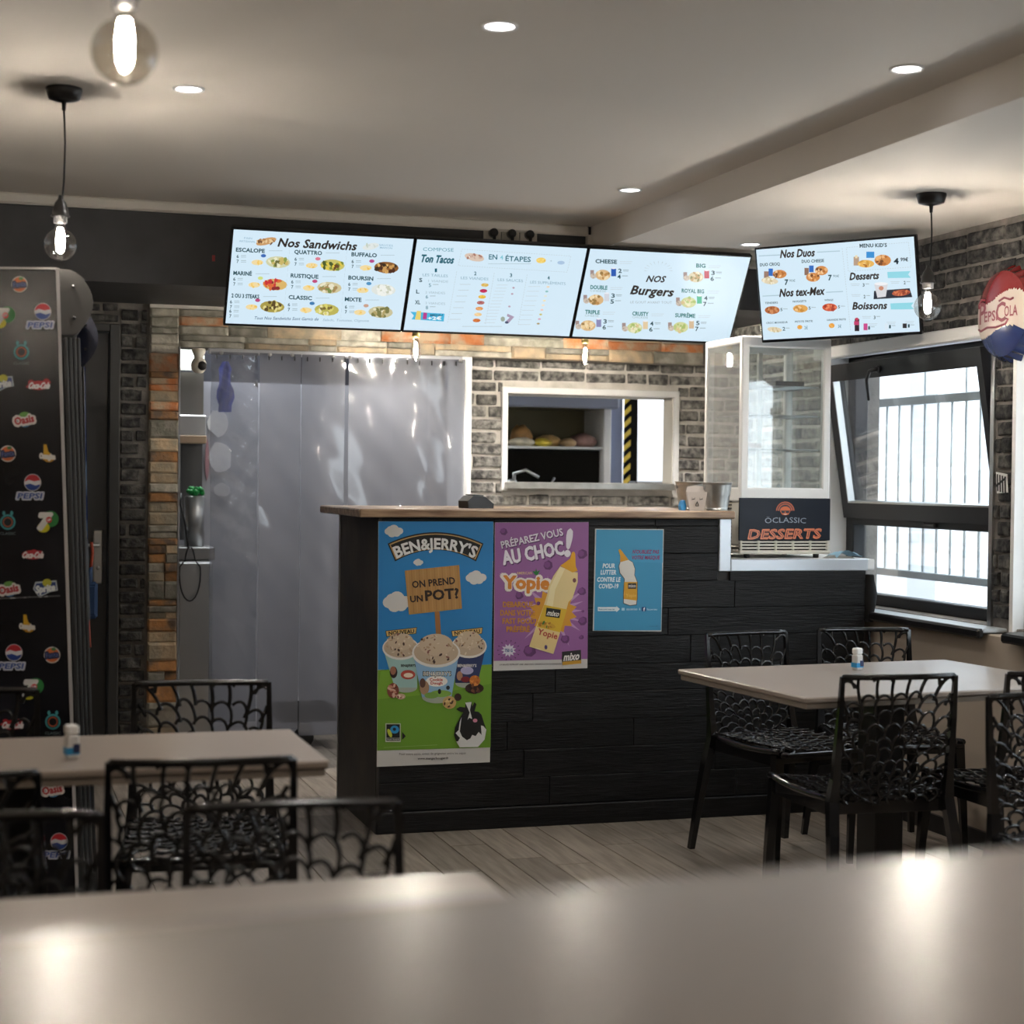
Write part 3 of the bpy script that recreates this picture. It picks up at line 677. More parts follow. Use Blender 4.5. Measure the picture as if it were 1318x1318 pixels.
def pot(cx, cy, rx, ry, bx, by, brx, cup, band, seed, lv):
    P.poly([(cx-rx*.93, cy+ry*.2), (cx+rx*.93, cy+ry*.2), (bx+brx, by), (bx-brx, by)], cup, lv)
    P.disc(bx, by, brx, ry*.42, 'a9b0a2', lv, a0=0, a1=PI)
    P.disc(cx, cy, rx, ry, 'e2ddd6', lv+.3, 28); P.disc(cx, cy-ry*.05, rx*.92, ry*.86, 'c3ad92', lv+.6, 28)
    P.disc(cx, cy-ry*.55, rx*.70, ry*.75, 'cdb79b', lv+.6, 24)
    r = random.Random(seed)
    for k in range(34):
        a = r.random()*2*PI; q = math.sqrt(r.random()); x, y = cx+q*rx*.82*math.cos(a), cy-ry*.3+q*ry*.95*math.sin(a)
        P.disc(x, y, r.uniform(5, 18), r.uniform(4, 10), r.choice(('dccab0', 'b89a7c', '4a342b', '8a5a50', 'e0cfb5', 'a98768')), lv+1+(k % 5)*.1, 7, rot=r.random()*3)
pot(300, 225, 155, 100, 345, 560, 95, '9fc3bd', 0, 3, 3); pot(880, 210, 150, 100, 858, 520, 95, '2a3560', 0, 4, 3)
P.text("BEN&JERRY'S", 365, 372, 125, 22, '1b1a18', .03, lv=4.7); P.text("BEN&JERRY'S", 862, 372, 160, 24, 'e8e4dc', .03, lv=4.7)
P.disc(362, 450, 62, 40, 'b54a3a', 4.6); P.disc(365, 455, 40, 20, 'ecd9c0', 4.8); P.disc(862, 415, 55, 34, 'b9b4d6', 4.6); P.disc(850, 490, 40, 24, '7c1f24', 4.6); P.disc(800, 460, 25, 40, 'b5876a', 4.5)
P.disc(240, 430, 32, 50, '2a1a18', 4.6); P.disc(235, 415, 25, 36, 'a06a50', 4.8)
pot(600, 265, 205, 125, 605, 640, 125, '8fb8d8', 0, 5, 6)
P.text("BEN&JERRY'S", 608, 440, 240, 40, '14110e', .05, lv=8); P.text("BEN&JERRY'S", 608, 440, 232, 32, 'e8e4d8', .02, lv=8.4)
P.disc(605, 505, 92, 46, 'f0ece4', 7.6); P.text('Cookie', 600, 490, 110, 26, 'c23a2c', .03, lv=8.4); P.text('Dough', 603, 520, 100, 24, 'c23a2c', .03, lv=8.4)
P.disc(500, 560, 40, 60, 'a98768', 7.7); P.disc(485, 520, 25, 40, '5a3a2c', 7.9); P.disc(560, 625, 60, 26, '7aa24a', 7.7); P.disc(640, 610, 90, 30, '86b04a', 7.6); P.disc(628, 592, 14, 22, '1a1a1a', 8); P.disc(700, 560, 16, 18, '2a3038', 8)
P.food(235, 585, 100, 130, ('8a4a3a', 'c98a72', '6a2f28', 'd8b09a'), 6, 12, 5); P.food(300, 635, 80, 50, ('c9a58a', 'f0dcc4', '8a4a3a'), 7, 8, 5.6)
P.food(925, 565, 160, 90, ('3a201a', '2a1512', '5a3528', '7a4a30'), 8, 12, 5); P.food(928, 500, 92, 90, ('c9762c', 'e09040', 'b56020'), 9, 8, 6.5)
P.food(712, 685, 115, 110, ('c9a56a', 'e0c48a', '4a3020', 'b58a50'), 10, 12, 9); P.disc(783, 640, 30, 32, '3a2420', 9)
# cow
P.poly([(770, 740), (800, 722), (845, 728), (850, 685), (900, 680), (908, 720), (925, 682), (942, 700), (925, 760), (960, 765), (985, 790), (1010, 870), (1028, 920), (1010, 1000), (955, 1058), (800, 1062), (772, 1020), (752, 960), (760, 900), (800, 820), (830, 770), (790, 757)], '171716', 6)
P.poly([(846, 686), (900, 681), (886, 750), (905, 825), (880, 815), (866, 832), (884, 770)], 'e0e0dc', 7)
P.poly([(815, 810), (800, 930), (820, 975), (860, 1005), (890, 990), (905, 960), (935, 970), (960, 935), (985, 960), (980, 880), (1000, 885), (1026, 915), (1010, 1000), (955, 1062), (800, 1066), (770, 1015), (785, 1015), (802, 985), (782, 965), (765, 945), (790, 920), (800, 850)], 'e0e0dc', 6.6)
P.disc(930, 838, 19, 16, 'd98aa0', 7.4)
P.rect(170, 862, 300, 1020, 'c8ccb8', 6); P.rect(178, 870, 292, 985, '101418', 6.4); P.disc(248, 915, 38, 34, '2a90c8', 6.8); P.disc(246, 912, 14, 14, '101418', 7.2); P.disc(206, 945, 16, 38, 'c8d040', 6.9, rot=-.4); P.rect(178, 988, 292, 1010, '101418', 6.4); P.text('FAIRTRADE', 235, 998, 104, 12, 'e0e0d8', .01, lv=6.9)
P.poly([(312, 935), (342, 970), (312, 1003)], '101418', 6.5)
P.text('Pour votre santé, évitez de grignoter entre les repas', 570, 1118, 565, 20, '55504c', 0, rot=-.018, lv=2.4, shear=0); P.text('www.mangerbouger.fr', 575, 1158, 262, 20, '1c1a18', .025, rot=-.015, lv=2.4)
P.rect(160, 1066, 610, 1069, '9ab870', 2.3, sk=-.05)
P.build('print', M['print'], PB)

# ---- purple poster
PY, P = poster('purple_sauce_poster', 'purple poster with a big tilted yellow sauce bottle, between two blue posters', [(637, 672.5), (757.5, 672), (756, 860), (635, 863.5)])
P.view = (625, 660, 6.273)
P.poly([(77, 80), (832, 76), (823, 1180), (67, 1196)], '96609a', 1)
r = random.Random(4)
ctr = (545, 800)
for k in range(18):
    a = 2*PI*k/18+r.uniform(-.1, .1); R_ = r.uniform(230, 330)
    P.poly([(ctr[0]+R_*math.cos(a), ctr[1]+R_*math.sin(a)), (ctr[0]+120*math.cos(a+.16), ctr[1]+120*math.sin(a+.16)), (ctr[0]+120*math.cos(a-.16), ctr[1]+120*math.sin(a-.16))] if ctr[0]+R_*math.cos(a) < 815 else [(812, ctr[1]+270*math.tan(a)), (ctr[0]+120*math.cos(a+.16), ctr[1]+120*math.sin(a+.16)), (ctr[0]+120*math.cos(a-.16), ctr[1]+120*math.sin(a-.16))], 'bd93c0', 1.4+.02*k)
pts = []
for k in range(28):
    a = 2*PI*k/28; R_ = 195 if k % 2 else 150; pts.append((ctr[0]+R_*math.cos(a), ctr[1]+R_*.95*math.sin(a)))
for k in range(28): P.poly([ctr, pts[k], pts[(k+1) % 28]], 'd99a2a', 2.2)
for x, y, s_ in ((145, 150, 32), (505, 425, 42), (778, 335, 42), (272, 668, 34), (778, 635, 38), (425, 732, 18), (785, 872, 40), (645, 1020, 38), (355, 1115, 50), (772, 1005, 20), (785, 795, 12)):
    P.poly([(x+s_*math.cos(a)*r.uniform(.8, 1.1), y+s_*math.sin(a)*r.uniform(.8, 1.1)) for a in [k*PI/3.5+.3 for k in range(7)]], '643468', 3); P.poly([(x-s_*.2+s_*.65*math.cos(a), y-s_*.15+s_*.65*math.sin(a)) for a in [k*PI/3+.5 for k in range(6)]], '7d4682', 3.4)
P.text('PRÉPAREZ VOUS', 378, 212, 512, 60, '5a3460', .03, rot=-.215, lv=3.6); P.text('PRÉPAREZ VOUS', 373, 205, 510, 60, 'e8e2ea', .025, rot=-.215, lv=4)
P.text('AU CHOC', 388, 328, 505, 112, '5a3460', .05, rot=-.17, lv=3.6); P.text('AU CHOC', 380, 320, 500, 112, 'ece6ee', .045, rot=-.17, lv=4); P.text('!', 668, 262, 44, 165, 'ece6ee', .05, rot=.12, lv=4)
P.text('Yopie', 328, 560, 400, 112, 'ece2d8', .16, rot=.02, lv=4); P.text('Yopie', 328, 560, 372, 104, 'd9862a', .055, rot=.02, lv=4.6); P.text('AMERICAN', 312, 486, 125, 22, 'd9b48a', .02, lv=4.6)
P.poly([(378, 470), (400, 475), (407, 448), (414, 475), (438, 462), (420, 502), (398, 502)], '2c7a3c', 4.8)
for t, x, y, w in (('DEBARQUE', 262, 738, 245), ('DANS VOTRE', 258, 806, 280), ('FAST FOOD', 266, 872, 260), ('PRÉFÉRÉ', 262, 938, 188)): P.text(t, x, y, w, 44, 'c98a2c', .04, lv=3.8)
# bottle
P.poly([(712, 312), (722, 330), (726, 430), (742, 470), (700, 482), (600, 428), (640, 400), (680, 370), (695, 320)], 'e0a41c', 6)
P.poly([(600, 432), (700, 478), (742, 480), (742, 560), (700, 690), (668, 720), (640, 820), (545, 1140), (350, 1080), (420, 880), (470, 740), (495, 660), (505, 600), (545, 510)], 'e6cf94', 5.6)
P.poly([(600, 432), (640, 450), (560, 620), (540, 760), (440, 1108), (400, 1095), (500, 700), (520, 600)], 'efdfb0', 5.9)
P.poly([(470, 742), (655, 780), (600, 965), (412, 920)], 'dcb42c', 6.2); P.poly([(412, 920), (600, 965), (548, 1130), (358, 1075)], 'e3c88a', 6.2)
P.poly([(490, 765), (606, 782), (594, 850), (482, 836)], '1c1a18', 6.6); P.text('mixo', 545, 815, 95, 34, 'e8e4dc', .03, rot=.13, lv=7, shear=.3)
P.text('Yopie', 500, 975, 165, 50, 'b5483a', .03, rot=.26, lv=7); P.food(490, 905, 150, 50, ('cfa02a', 'b5761c', 'e0b84a', '4a7a2c'), 3, 12, 6.6, rot=.25); P.disc(485, 1085, 12, 18, '5a4a80', 7); P.disc(715, 545, 14, 18, '7a4a48', 6.6)
pts = [(185+(62 if k % 2 else 38)*math.cos(PI*k/11), 1110+(56 if k % 2 else 34)*math.sin(PI*k/11)) for k in range(22)]
for k in range(22): P.poly([(185, 1110), pts[k], pts[(k+1) % 22]], 'e0dce4', 3.5)
P.text('750 G', 185, 1110, 62, 26, '3a5a8a', .04, lv=4.2)
for k in range(14):
    a = 2*PI*k/14; P.poly([(185+72*math.cos(a), 1110+66*math.sin(a)), (185+92*math.cos(a-.05), 1110+82*math.sin(a-.05)), (185+92*math.cos(a+.05), 1110+82*math.sin(a+.05))], '4a2a50', 3.5)
P.poly([(615, 1122), (768, 1106), (772, 1216), (620, 1230)], 'c9962c', 3); P.poly([(615, 1122), (768, 1106), (770, 1188), (618, 1203)], '1a1816', 3.5); P.text('mixo', 694, 1165, 125, 48, 'ece8e2', .04, rot=-.1, lv=4, shear=.3)
P.text('LA SAUCE YOPIE EST UNE CREATION ORIGINALE DE LA BANQUISE', 362, 1222, 500, 12, '3a3432', .02, rot=-.012, lv=2.2)
P.build('print', M['print'], PY)

# ---- small blue poster
PC, P = poster('blue_mask_poster', 'small blue poster with a white edge and yellow capped bottle, rightmost on the counter', [(766, 680.5), (854.5, 681), (851.3, 813), (763, 812)])
P.view = (750, 660, 7.75)
P.poly([(135, 168), (800, 172), (780, 1172), (112, 1175)], '3b93bd', 1); P.poly([(135, 168), (800, 172), (797, 500), (130, 480)], '3f98c2', 1.3)
for t, x, y, w in (('POUR', 262, 528, 122), ('LUTTER', 258, 592, 155), ('CONTRE LE', 260, 664, 232), ('COVID-19', 258, 730, 195)): P.text(t, x, y, w, 46, 'e4eef0', .035, shear=.12, lv=2)
P.text("N'OUBLIEZ PAS", 630, 388, 262, 38, '8a3a6a', .04, shear=.15, lv=2); P.text('VOTRE MASQUE', 628, 445, 280, 38, '8a3a6a', .04, shear=.15, lv=2)
P.poly([(355, 372), (372, 360), (392, 385), (458, 470), (372, 492), (374, 430)], 'd39a22', 3)
P.poly([(372, 490), (455, 466), (500, 490), (525, 560), (520, 620), (548, 690), (548, 850), (538, 920), (470, 930), (402, 905), (402, 800), (412, 660), (365, 600), (355, 530)], '3a3a3a', 2.4)
P.poly([(376, 492), (455, 470), (496, 494), (519, 560), (514, 622), (541, 690), (541, 850), (532, 914), (470, 923), (409, 900), (409, 800), (418, 658), (372, 598), (362, 530)], 'dcd8d0', 2.8)
P.poly([(412, 690), (541, 690), (541, 850), (538, 875), (409, 860)], 'd9a022', 3.2); P.rect(450, 702, 533, 758, '2a2624', 3.6); P.text('mixo', 492, 730, 70, 26, 'd8d4cc', .03, lv=4); P.text('Yopie', 480, 822, 105, 34, 'e8b84a', .03, lv=4)
P.poly([(150, 940), (335, 940), (335, 930), (370, 960), (335, 992), (335, 980), (150, 980)], 'dce8ec', 2); P.text('Retrouvez nous sur', 240, 961, 160, 16, '2a6a90', .02, lv=2.5)
P.rect(388, 948, 418, 975, 'a8d4e4', 2); P.text('saucemixo', 490, 962, 110, 20, 'c8e4ee', .01, lv=2); P.text('&', 568, 962, 14, 18, 'c8e4ee', .01, lv=2); P.rect(588, 940, 630, 982, '1c3f78', 2); P.text('f', 612, 962, 14, 34, 'ffffff', .04, lv=2.5); P.text('Saucemixo', 692, 962, 104, 20, 'c8e4ee', .01, lv=2); P.text('mixo.fr', 710, 1130, 90, 12, '2a6a90', 0, lv=2)
P.build('print', M['print'], PC)

# ================================================================== MENU SCREENS
TCOL = '1f4a55'; GREY = '9fb4bd'
def screen(label, o, ux, up, w, h, px, group):
    """o = centre of the glass, ux/up its axes; built flat in its own frame"""
    ux = Vector(ux).normalized(); up = Vector(up).normalized(); n = ux.cross(up)
    t = empty('menu_screen', o, 0, label, 'screen', group)
    def place(mb, name, m):
        mb.v = [tuple(Vector(o)+ux*a+up*c-n*b) for a, b, c in mb.v]; return keep(mb.build(name, m), t)
    place(MB().box((-w/2-.008, .0, -h/2-.012), (w/2+.008, .028, h/2+.008), bev=.003).box((-w*.3, .028, -h*.3), (w*.3, .05, h*.25), bev=.006), 'housing', M['screenblack'])
    place(MB().box((-.04, .05, -.05), (.04, .12, .05)).box((-.09, .045, -.09), (.09, .055, .09)), 'bracket', M['black'])
    P = Print(Vector(o)+n*.0008, ux, up); q = [(-w/2, -h/2), (w/2, -h/2), (w/2, h/2), (-w/2, h/2)]
    P.raw(q, [(0, 1, 2, 3)], 'd3e9f7', 0); P.view = px; return t, P
tilt = .55
upv = (0, -math.sin(tilt), math.cos(tilt))
def scr_front(x0, x1, label, px): return screen(label, ((x0+x1)/2, 6.985, 2.197), (1, 0, 0), upv, (x1-x0), .418, px, 'menu screens over the counter')
def prices(P, x, y, a='6', b='7', s=1.0, gap=32):
    P.text(a, x, y, 14*s, 22*s, TCOL, .02); P.lines(x+38*s, y-4, 34*s, 4, GREY); P.lines(x+38*s, y+6, 34*s, 3, GREY)
    P.text(b, x, y+gap, 14*s, 22*s, TCOL, .02); P.lines(x+38*s, y+gap-4, 34*s, 4, GREY); P.lines(x+38*s, y+gap+6, 34*s, 3, GREY)
FR = ('efd9a4', 'f2c766', 'f6d98c', 'eabf5a')
T1, P = scr_front(.972, 1.712, 'menu screen listing nine sandwiches, first from the left over the counter', (270, 280, 5.069))
P.text('Nos Sandwichs', 706, 172, 510, 56, '2b2422', .035, shear=.28, rot=.05, lv=3)
P.text('PAIN', 250, 134, 52, 12, '8fb6cc', .01, rot=.05); P.text('ARTISANAL', 245, 155, 108, 13, '8fb6cc', .01, rot=.05)
P.food(368, 155, 138, 44, ('c99a66', 'e3c79a', '6a4a34', 'a87848'), 1, 12, 3, rot=-.25); P.food(1050, 188, 110, 42, ('dfe6e4', 'cfd8d2', 'c2cfc0'), 2, 6, 3, rot=-.2)
P.text('SAUCES', 1150, 180, 90, 13, '8fb6cc', .01, rot=.06); P.text('MAISON', 1150, 197, 80, 12, '8fb6cc', .01, rot=.06)
cells = [('ESCALOPE', 265, 212, 188, ('cfd0a8', 'e8e6c8', '8a9a4a', '6a6a3a', 'c9b468'), '3a6ab5'), ('QUATTRO', 642, 226, 180, ('c9c06a', '7a8a3a', '6a4a28', 'e0c84a', '4a5a2a'), 'd97a90'), ('BUFFALO', 1007, 241, 165, ('8a5a2c', '4a2a1c', 'c99a5a', 'e0b46a', '3a2a1a'), 'b5488a'),
         ('MARINÉ', 214, 362, 120, ('d9b46a', 'c9323a', '8a2a2c', 'e8c48a', 'd96a3a'), 'd0dc80'), ('RUSTIQUE', 618, 380, 180, ('cfc49a', 'a88a5a', 'e8e2c8', '7a8a4a'), 'c0487a'), ('BOURSIN', 985, 393, 162, ('dfe4de', 'eef0ea', 'c9cdb8'), '4a90c0'),
         ('2 OU 3 STEAKS', 232, 510, 180, ('a89a4a', '5a4a28', 'd0c46a', 'e0d48a'), 'b5487a'), ('CLASSIC', 590, 520, 152, ('bcb45a', '7a6a38', 'd8d070', 'e8e2b0'), '3a7ab0'), ('MIXTE', 935, 532, 108, ('c9c29a', '7a7a48', 'e8e0c0', 'b0a068'), 'c9a08a')]
for i, (t, x, y, w, cols, dot) in enumerate(cells):
    P.text(t, x, y, w, 26, TCOL, .04, rot=.05, lv=3); L0 = x-w/2; fx = [445, 800, 1152][i % 3]-[0, 20, 38][i//3]+(0 if i//3 == 0 else 0); fy = [290, 310, 325][i % 3]+[0, 146, 290][i//3]
    pr = [(182, 252), (560, 270), (932, 285)][i % 3]; pr = (pr[0]-i//3*22, pr[1]+(i//3)*148); prices(P, *pr)
    if i == 6: prices(P, pr[0]-4, pr[1]+60)
    P.food(fx, fy, 160, 76, cols, i+3, 22, 3, rot=.05); P.food(fx-135, fy+2, 78, 36, FR, i+20, 8, 3); P.disc(fx-95, fy-42, 17, 11, dot, 3.5)
    P.lines(x+w/2+70, y+4, 90, 4, 'b4c8d2')
for x in (518, 892): 
    for k in range(12): P.rect(x-k*3.4, 210+k*38, x+1.5-k*3.4, 236+k*38, 'b9cdd8', 2)
P.text('Tous Nos Sandwichs Sont Garnis de', 500, 656, 420, 20, '4a6a88', .01, shear=.3, rot=.02); P.text('Salade, Tomates, Oignons', 888, 668, 300, 16, '8aa8bc', 0, shear=.3, rot=.02)
P.build('display', M['screen'], T1)

T2, P = scr_front(1.727, 2.472, 'menu screen for composing tacos in four steps, second over the counter', (500, 290, 5.069))
P.text('COMPOSE', 325, 157, 200, 24, '4f97a8', .0, rot=.03); P.text('Ton Tacos', 320, 218, 215, 50, '1b5f70', .045, shear=.25, rot=.05, lv=3)
P.text('EN', 682, 205, 55, 34, '2c6c7c', .02, rot=.04); P.text('4', 738, 208, 22, 32, '86c8d8', .01, rot=.04); P.text('ÉTAPES', 846, 218, 165, 34, '2c6c7c', .02, rot=.04)
P.food(560, 208, 130, 50, ('d9c4b4', 'efe4da', 'a87868', 'c9a898'), 2, 10, 3, rot=.2); P.food(995, 228, 64, 38, ('f2cf6a', 'f6dc8c', 'e8bc4a'), 3, 6, 3); P.disc(1125, 243, 24, 12, 'a8c4e0', 3); P.text('+', 1060, 234, 14, 14, '9ab4c0', 0)
def dash(pts, col='bccdd6'):
    for (x0, y0), (x1, y1) in zip(pts, pts[1:]):
        n = max(1, int(math.hypot(x1-x0, y1-y0)/16))
        for k in range(n):
            a, b = k/n, (k+.55)/n; X0, Y0, X1, Y1 = x0+(x1-x0)*a, y0+(y1-y0)*a, x0+(x1-x0)*b, y0+(y1-y0)*b
            dx, dy = (Y1-Y0), -(X1-X0); l = math.hypot(dx, dy); dx, dy = dx/l*1.6, dy/l*1.6
            P.poly([(X0-dx, Y0-dy), (X1-dx, Y1-dy), (X1+dx, Y1+dy), (X0+dx, Y0+dy)], col, 2)
dash([(478, 155), (1190, 200), (1165, 305), (455, 262), (478, 155)]); dash([(445, 300), (385, 640)]); dash([(690, 310), (630, 650)]); dash([(905, 320), (845, 655)])
P.lines(790, 250, 280, 4, 'b4c8d2')
for n_, t, x, y, w in (('1', 'LES TAILLES', 305, 325, 165), ('2', 'LES VIANDES', 562, 345, 180), ('3', 'LES SAUCES', 795, 357, 165), ('4', 'LES SUPPLÉMENTS', 1040, 374, 230)):
    P.text(n_, x+4, y-33, 14, 24, '1b5f70', .03); P.text(t, x, y, w, 18, '7fa6b8', .0, rot=.05)
for t, x, y, c in (('S', 210, 355, '1 VIANDE'), ('L', 190, 430, '2 VIANDES'), ('XL', 190, 500, '3 VIANDES')):
    P.text(t, x, y, 20 if len(t) == 1 else 34, 26, TCOL, .03); P.text(c, x+115, y+8, 130, 16, '9fb8c4', 0, rot=.04); P.text({'S': '5', 'L': '6', 'XL': '8'}[t], x+60, y+34, 16, 24, '5a8a9a', .01); P.lines(x+98, y+30, 36, 4, GREY)
for k in range(7): P.lines(500-k*11, 384+k*38, 70, 4, 'c0d0d8'); P.food(628-k*9, 388+k*38.5, 50, 24, (('d9b45a', 'e8cc8a'), ('b5184a', 'd93a6a'), ('e8b83a', 'f2d06a'), ('a85a5a', 'c98a80'), ('e09a5a', 'f0b880'), ('ecc890', 'f4dcb0'), ('c9682c', 'e08a4a'))[k], k, 5, 3)
for k in range(13): P.lines(742-k*7, 388+k*20.5, 72, 3, 'c4d2da')
for x, y in ((815, 406), (806, 446), (788, 528)): P.disc(x, y, 8, 6, 'b8a0b0', 3)
P.disc(745, 610, 14, 16, '9aa89a', 3); P.poly([(775, 575), (820, 595), (780, 640), (760, 630), (790, 600), (772, 592)], 'a898b0', 3); P.disc(770, 632, 12, 8, '3a4a6a', 3.4)
for k in range(9): P.lines(950-k*8, 398+k*31, 78, 3, 'c4d2da'); P.disc(1040-k*8, 400+k*30, 10, 6, ('f0d8b8', '8ac0c0', 'e0e4d8', 'f0e0b8', 'f0e0c8', 'f0c8b8', 'c8c070', 'd0a8b8', 'a89868')[k], 3)
P.poly([(142, 562), (365, 575), (360, 626), (150, 612), (165, 588)], '42b4dc', 2.4); P.poly([(185, 556), (212, 558), (208, 616), (172, 612)], 'e8d070', 3); P.poly([(228, 566), (252, 570), (246, 612), (222, 610)], 'b5388a', 3); P.text('MENU', 312, 584, 80, 14, '1b3f60', .03, lv=3); P.text('+2€', 300, 604, 90, 22, 'f0f6fa', .04, lv=3)
P.lines(610, 658, 260, 4, 'bccdd6')
P.build('display', M['screen'], T2)

T3, P = scr_front(2.487, 3.235, 'menu screen of burgers, third over the counter and last of that row', (720, 310, 5.069))
P.text('NOS', 632, 247, 118, 42, '2b2422', .035, shear=.4, rot=.03, lv=3); P.text('Burgers', 610, 325, 275, 58, '2b2422', .04, shear=.35, rot=.06, lv=3)
P.text('LE GOUT AVANT TOUT', 598, 400, 270, 16, 'a0b0b8', 0, rot=.01)
for k in range(11):
    a = PI+PI*k/10; P.poly([(645+62*math.cos(a), 195+40*math.sin(a)), (645+92*math.cos(a-.02), 195+62*math.sin(a-.02)), (645+92*math.cos(a+.02), 195+62*math.sin(a+.02))], 'b4c4cc', 2)
BG = ('d9b483', 'efd9b0', 'b98a50', 'e8cc98', '9a7a48'); GRN = ('cfd49a', 'a8bc6a', 'e8e4c0', 'd9c490', 'b9c880')
for i, (t, x, y, w, fx, fy, cols, a, b, dr) in enumerate((('CHEESE', 305, 133, 140, 283, 222, BG, '2', '4', '2a5ab0'), ('DOUBLE', 257, 302, 110, 238, 384, BG, '3', '5', 'd0d4dc'), ('TRIPLE', 215, 463, 95, 186, 552, BG, '3', '6', '8a8ab5'),
        ('CRUSTY', 528, 474, 105, 490, 566, GRN, '4', '6', 'e0c8a0'), ('BIG', 922, 160, 60, 890, 235, ('d9cfae', 'c0a070', 'eee4c8', '8a8a58'), '3', '6', 'c0485a'), ('ROYAL BIG', 870, 325, 145, 842, 400, GRN, '4', '7', '3ab08a'), ('SUPRÊME', 820, 485, 130, 790, 562, GRN, '5', '7', 'd0b490'))):
    P.text(t, x, y, w, 26, '2a7a78' if i else TCOL, .04, rot=.04, lv=3); 
    if i in (1, 2, 3): P.text('CHEESE' if i < 3 else 'CHICKEN', x-4, y+24, w*.95, 14, '9fb8bc', 0, rot=.04)
    P.food(fx, fy, 100, 70, cols, i+5, 18, 3); P.rect(fx-82, fy-32, fx-58, fy+12, 'a08c88', 3); P.food(fx-62, fy+6, 40, 36, ('c9bcae', 'a89a8e', 'dcd0c0'), i, 5, 3.3); P.rect(fx+54, fy-44, fx+86, fy+8, dr, 4, sk=0); P.disc(fx+70, fy-44, 16, 5, 'e8ecf4', 4.3)
    P.text(a, fx+112, fy-28, 22, 28, TCOL, .03); P.text(b, fx+106, fy+10, 22, 28, TCOL, .03); P.lines(fx+150, fy-32, 38, 5, GREY); P.lines(fx+144, fy+6, 38, 5, GREY); P.lines(fx+150, fy-24, 34, 3, GREY); P.lines(x+w/2+60, y+2, 80, 3, 'c4d2da'); P.lines(x+w/2+56, y+14, 74, 3, 'c4d2da')
P.build('display', M['screen'], T3)

a4, t4, r4 = -.832, .20, .02
ux4 = Vector((math.cos(a4), math.sin(a4), 0)); up4 = Vector((math.sin(a4)*math.sin(t4), -math.cos(a4)*math.sin(t4), math.cos(t4))); ux4, up4 = ux4*math.cos(r4)+up4*math.sin(r4), up4*math.cos(r4)-ux4*math.sin(r4)
T4, P = screen('menu screen for duos, tex-mex, desserts and drinks, set across the corner by the window', (3.323, 6.247, 2.173), ux4, up4, .665, .375, (950, 290, 5.069), 'menu screens over the counter')
P.text('Nos Duos', 390, 180, 222, 52, '2b2422', .04, shear=.2, rot=-.05, lv=3); P.text('Nos tex-Mex', 420, 432, 292, 52, '2b2422', .04, shear=.2, rot=-.05, lv=3); P.text('Desserts', 826, 328, 188, 48, '2b2422', .04, shear=.2, rot=-.04, lv=3); P.text('Boissons', 862, 522, 222, 48, '2b2422', .04, shear=.2, rot=-.02, lv=3)
for x, y, w in ((205, 200, 140), (590, 175, 150), (215, 462, 110), (630, 437, 110)): P.rect(x-w/2, y-3, x+w/2, y+3, 'a9c6d4', 2, sk=-.05)
P.text('DUO CROQ', 208, 254, 130, 20, TCOL, .03, rot=-.05); P.text('DUO CHEESE', 488, 232, 145, 20, TCOL, .03, rot=-.04); P.text("MENU KID'S", 882, 130, 178, 24, '1c3f4c', .04, rot=-.03)
BUN = ('d08a4a', 'e8b47a', 'b56a30', 'f0c898', '7a4a2a'); SAN = ('e0d2b4', 'f0e8d0', 'c9b488', 'd8c8a0')
P.food(272, 318, 92, 56, BUN, 2, 12, 4); P.food(208, 362, 110, 44, SAN, 3, 12, 4.6, rot=.1); P.rect(200, 282, 228, 330, '2a6ac0', 3.6); P.rect(170, 300, 200, 345, '9a7a6a', 3.4)
P.food(545, 295, 85, 62, BUN, 4, 12, 4); P.food(490, 338, 92, 60, BUN, 5, 12, 4.6); P.rect(464, 262, 494, 305, '2a6ac0', 3.6); P.rect(434, 278, 462, 325, '8a6a5a', 3.4)
P.text('7', 316, 370, 22, 36, TCOL, .04); P.text('90€', 354, 360, 40, 16, '7a98a4', .01); P.text('7', 600, 340, 22, 36, TCOL, .04); P.text('90€', 640, 330, 40, 16, '7a98a4', .01); P.text('4', 1032, 232, 30, 38, '142a34', .05); P.text('99€', 1085, 222, 50, 24, '142a34', .03)
dash([(708, 145), (1112, 110), (1130, 272), (720, 300), (708, 145)]); dash([(680, 150), (735, 690)])
P.food(945, 228, 108, 74, BUN, 6, 14, 4); P.food(835, 250, 110, 50, ('e8b45a', 'f0cc80', 'd09a40', 'b5742c'), 7, 14, 4); P.rect(838, 172, 890, 212, '2a8ad0', 3.6); P.rect(755, 205, 790, 262, 'b59a84', 3.4); P.rect(765, 195, 780, 215, 'e8d8b0', 3.6)
for x, y in ((1050, 322), (1070, 527)): P.poly([(x-76, y-18), (x+76, y-24), (x+60, y-2), (x+78, y+20), (x-72, y+22)], '8fd6e4', 2)
P.poly([(888, 428), (1120, 410), (1138, 468), (885, 482)], '232a38', 2.6); P.poly([(890, 385), (978, 378), (965, 465), (910, 472)], 'd8d8dc', 3); P.disc(934, 381, 44, 10, 'eef0f4', 3.4); P.disc(935, 410, 16, 14, 'c98a70', 3.8); P.food(1065, 440, 120, 40, ('b5583a', 'd07a50', '8a3a28'), 3, 12, 3.4, rot=-.1)
for t, x, y, w, cols in (('TENDERS', 218, 505, 84, ('b5683a', 'd09060', '8a4a28')), ("NUGGETS", 402, 495, 88, ('e0a85a', 'f0c488', 'c98a3a')), ('WINGS', 593, 487, 58, ('d0583a', 'e88a60', 'a83a28'))):
    P.text(t, x, y, w, 13, '3a5a66', .02, rot=-.04); P.food(x+6, y+48, 98, 52, cols, int(x), 14, 3); P.text('5', x+66, y+44, 14, 20, TCOL, .02); P.lines(x+92, y+40, 28, 4, GREY)
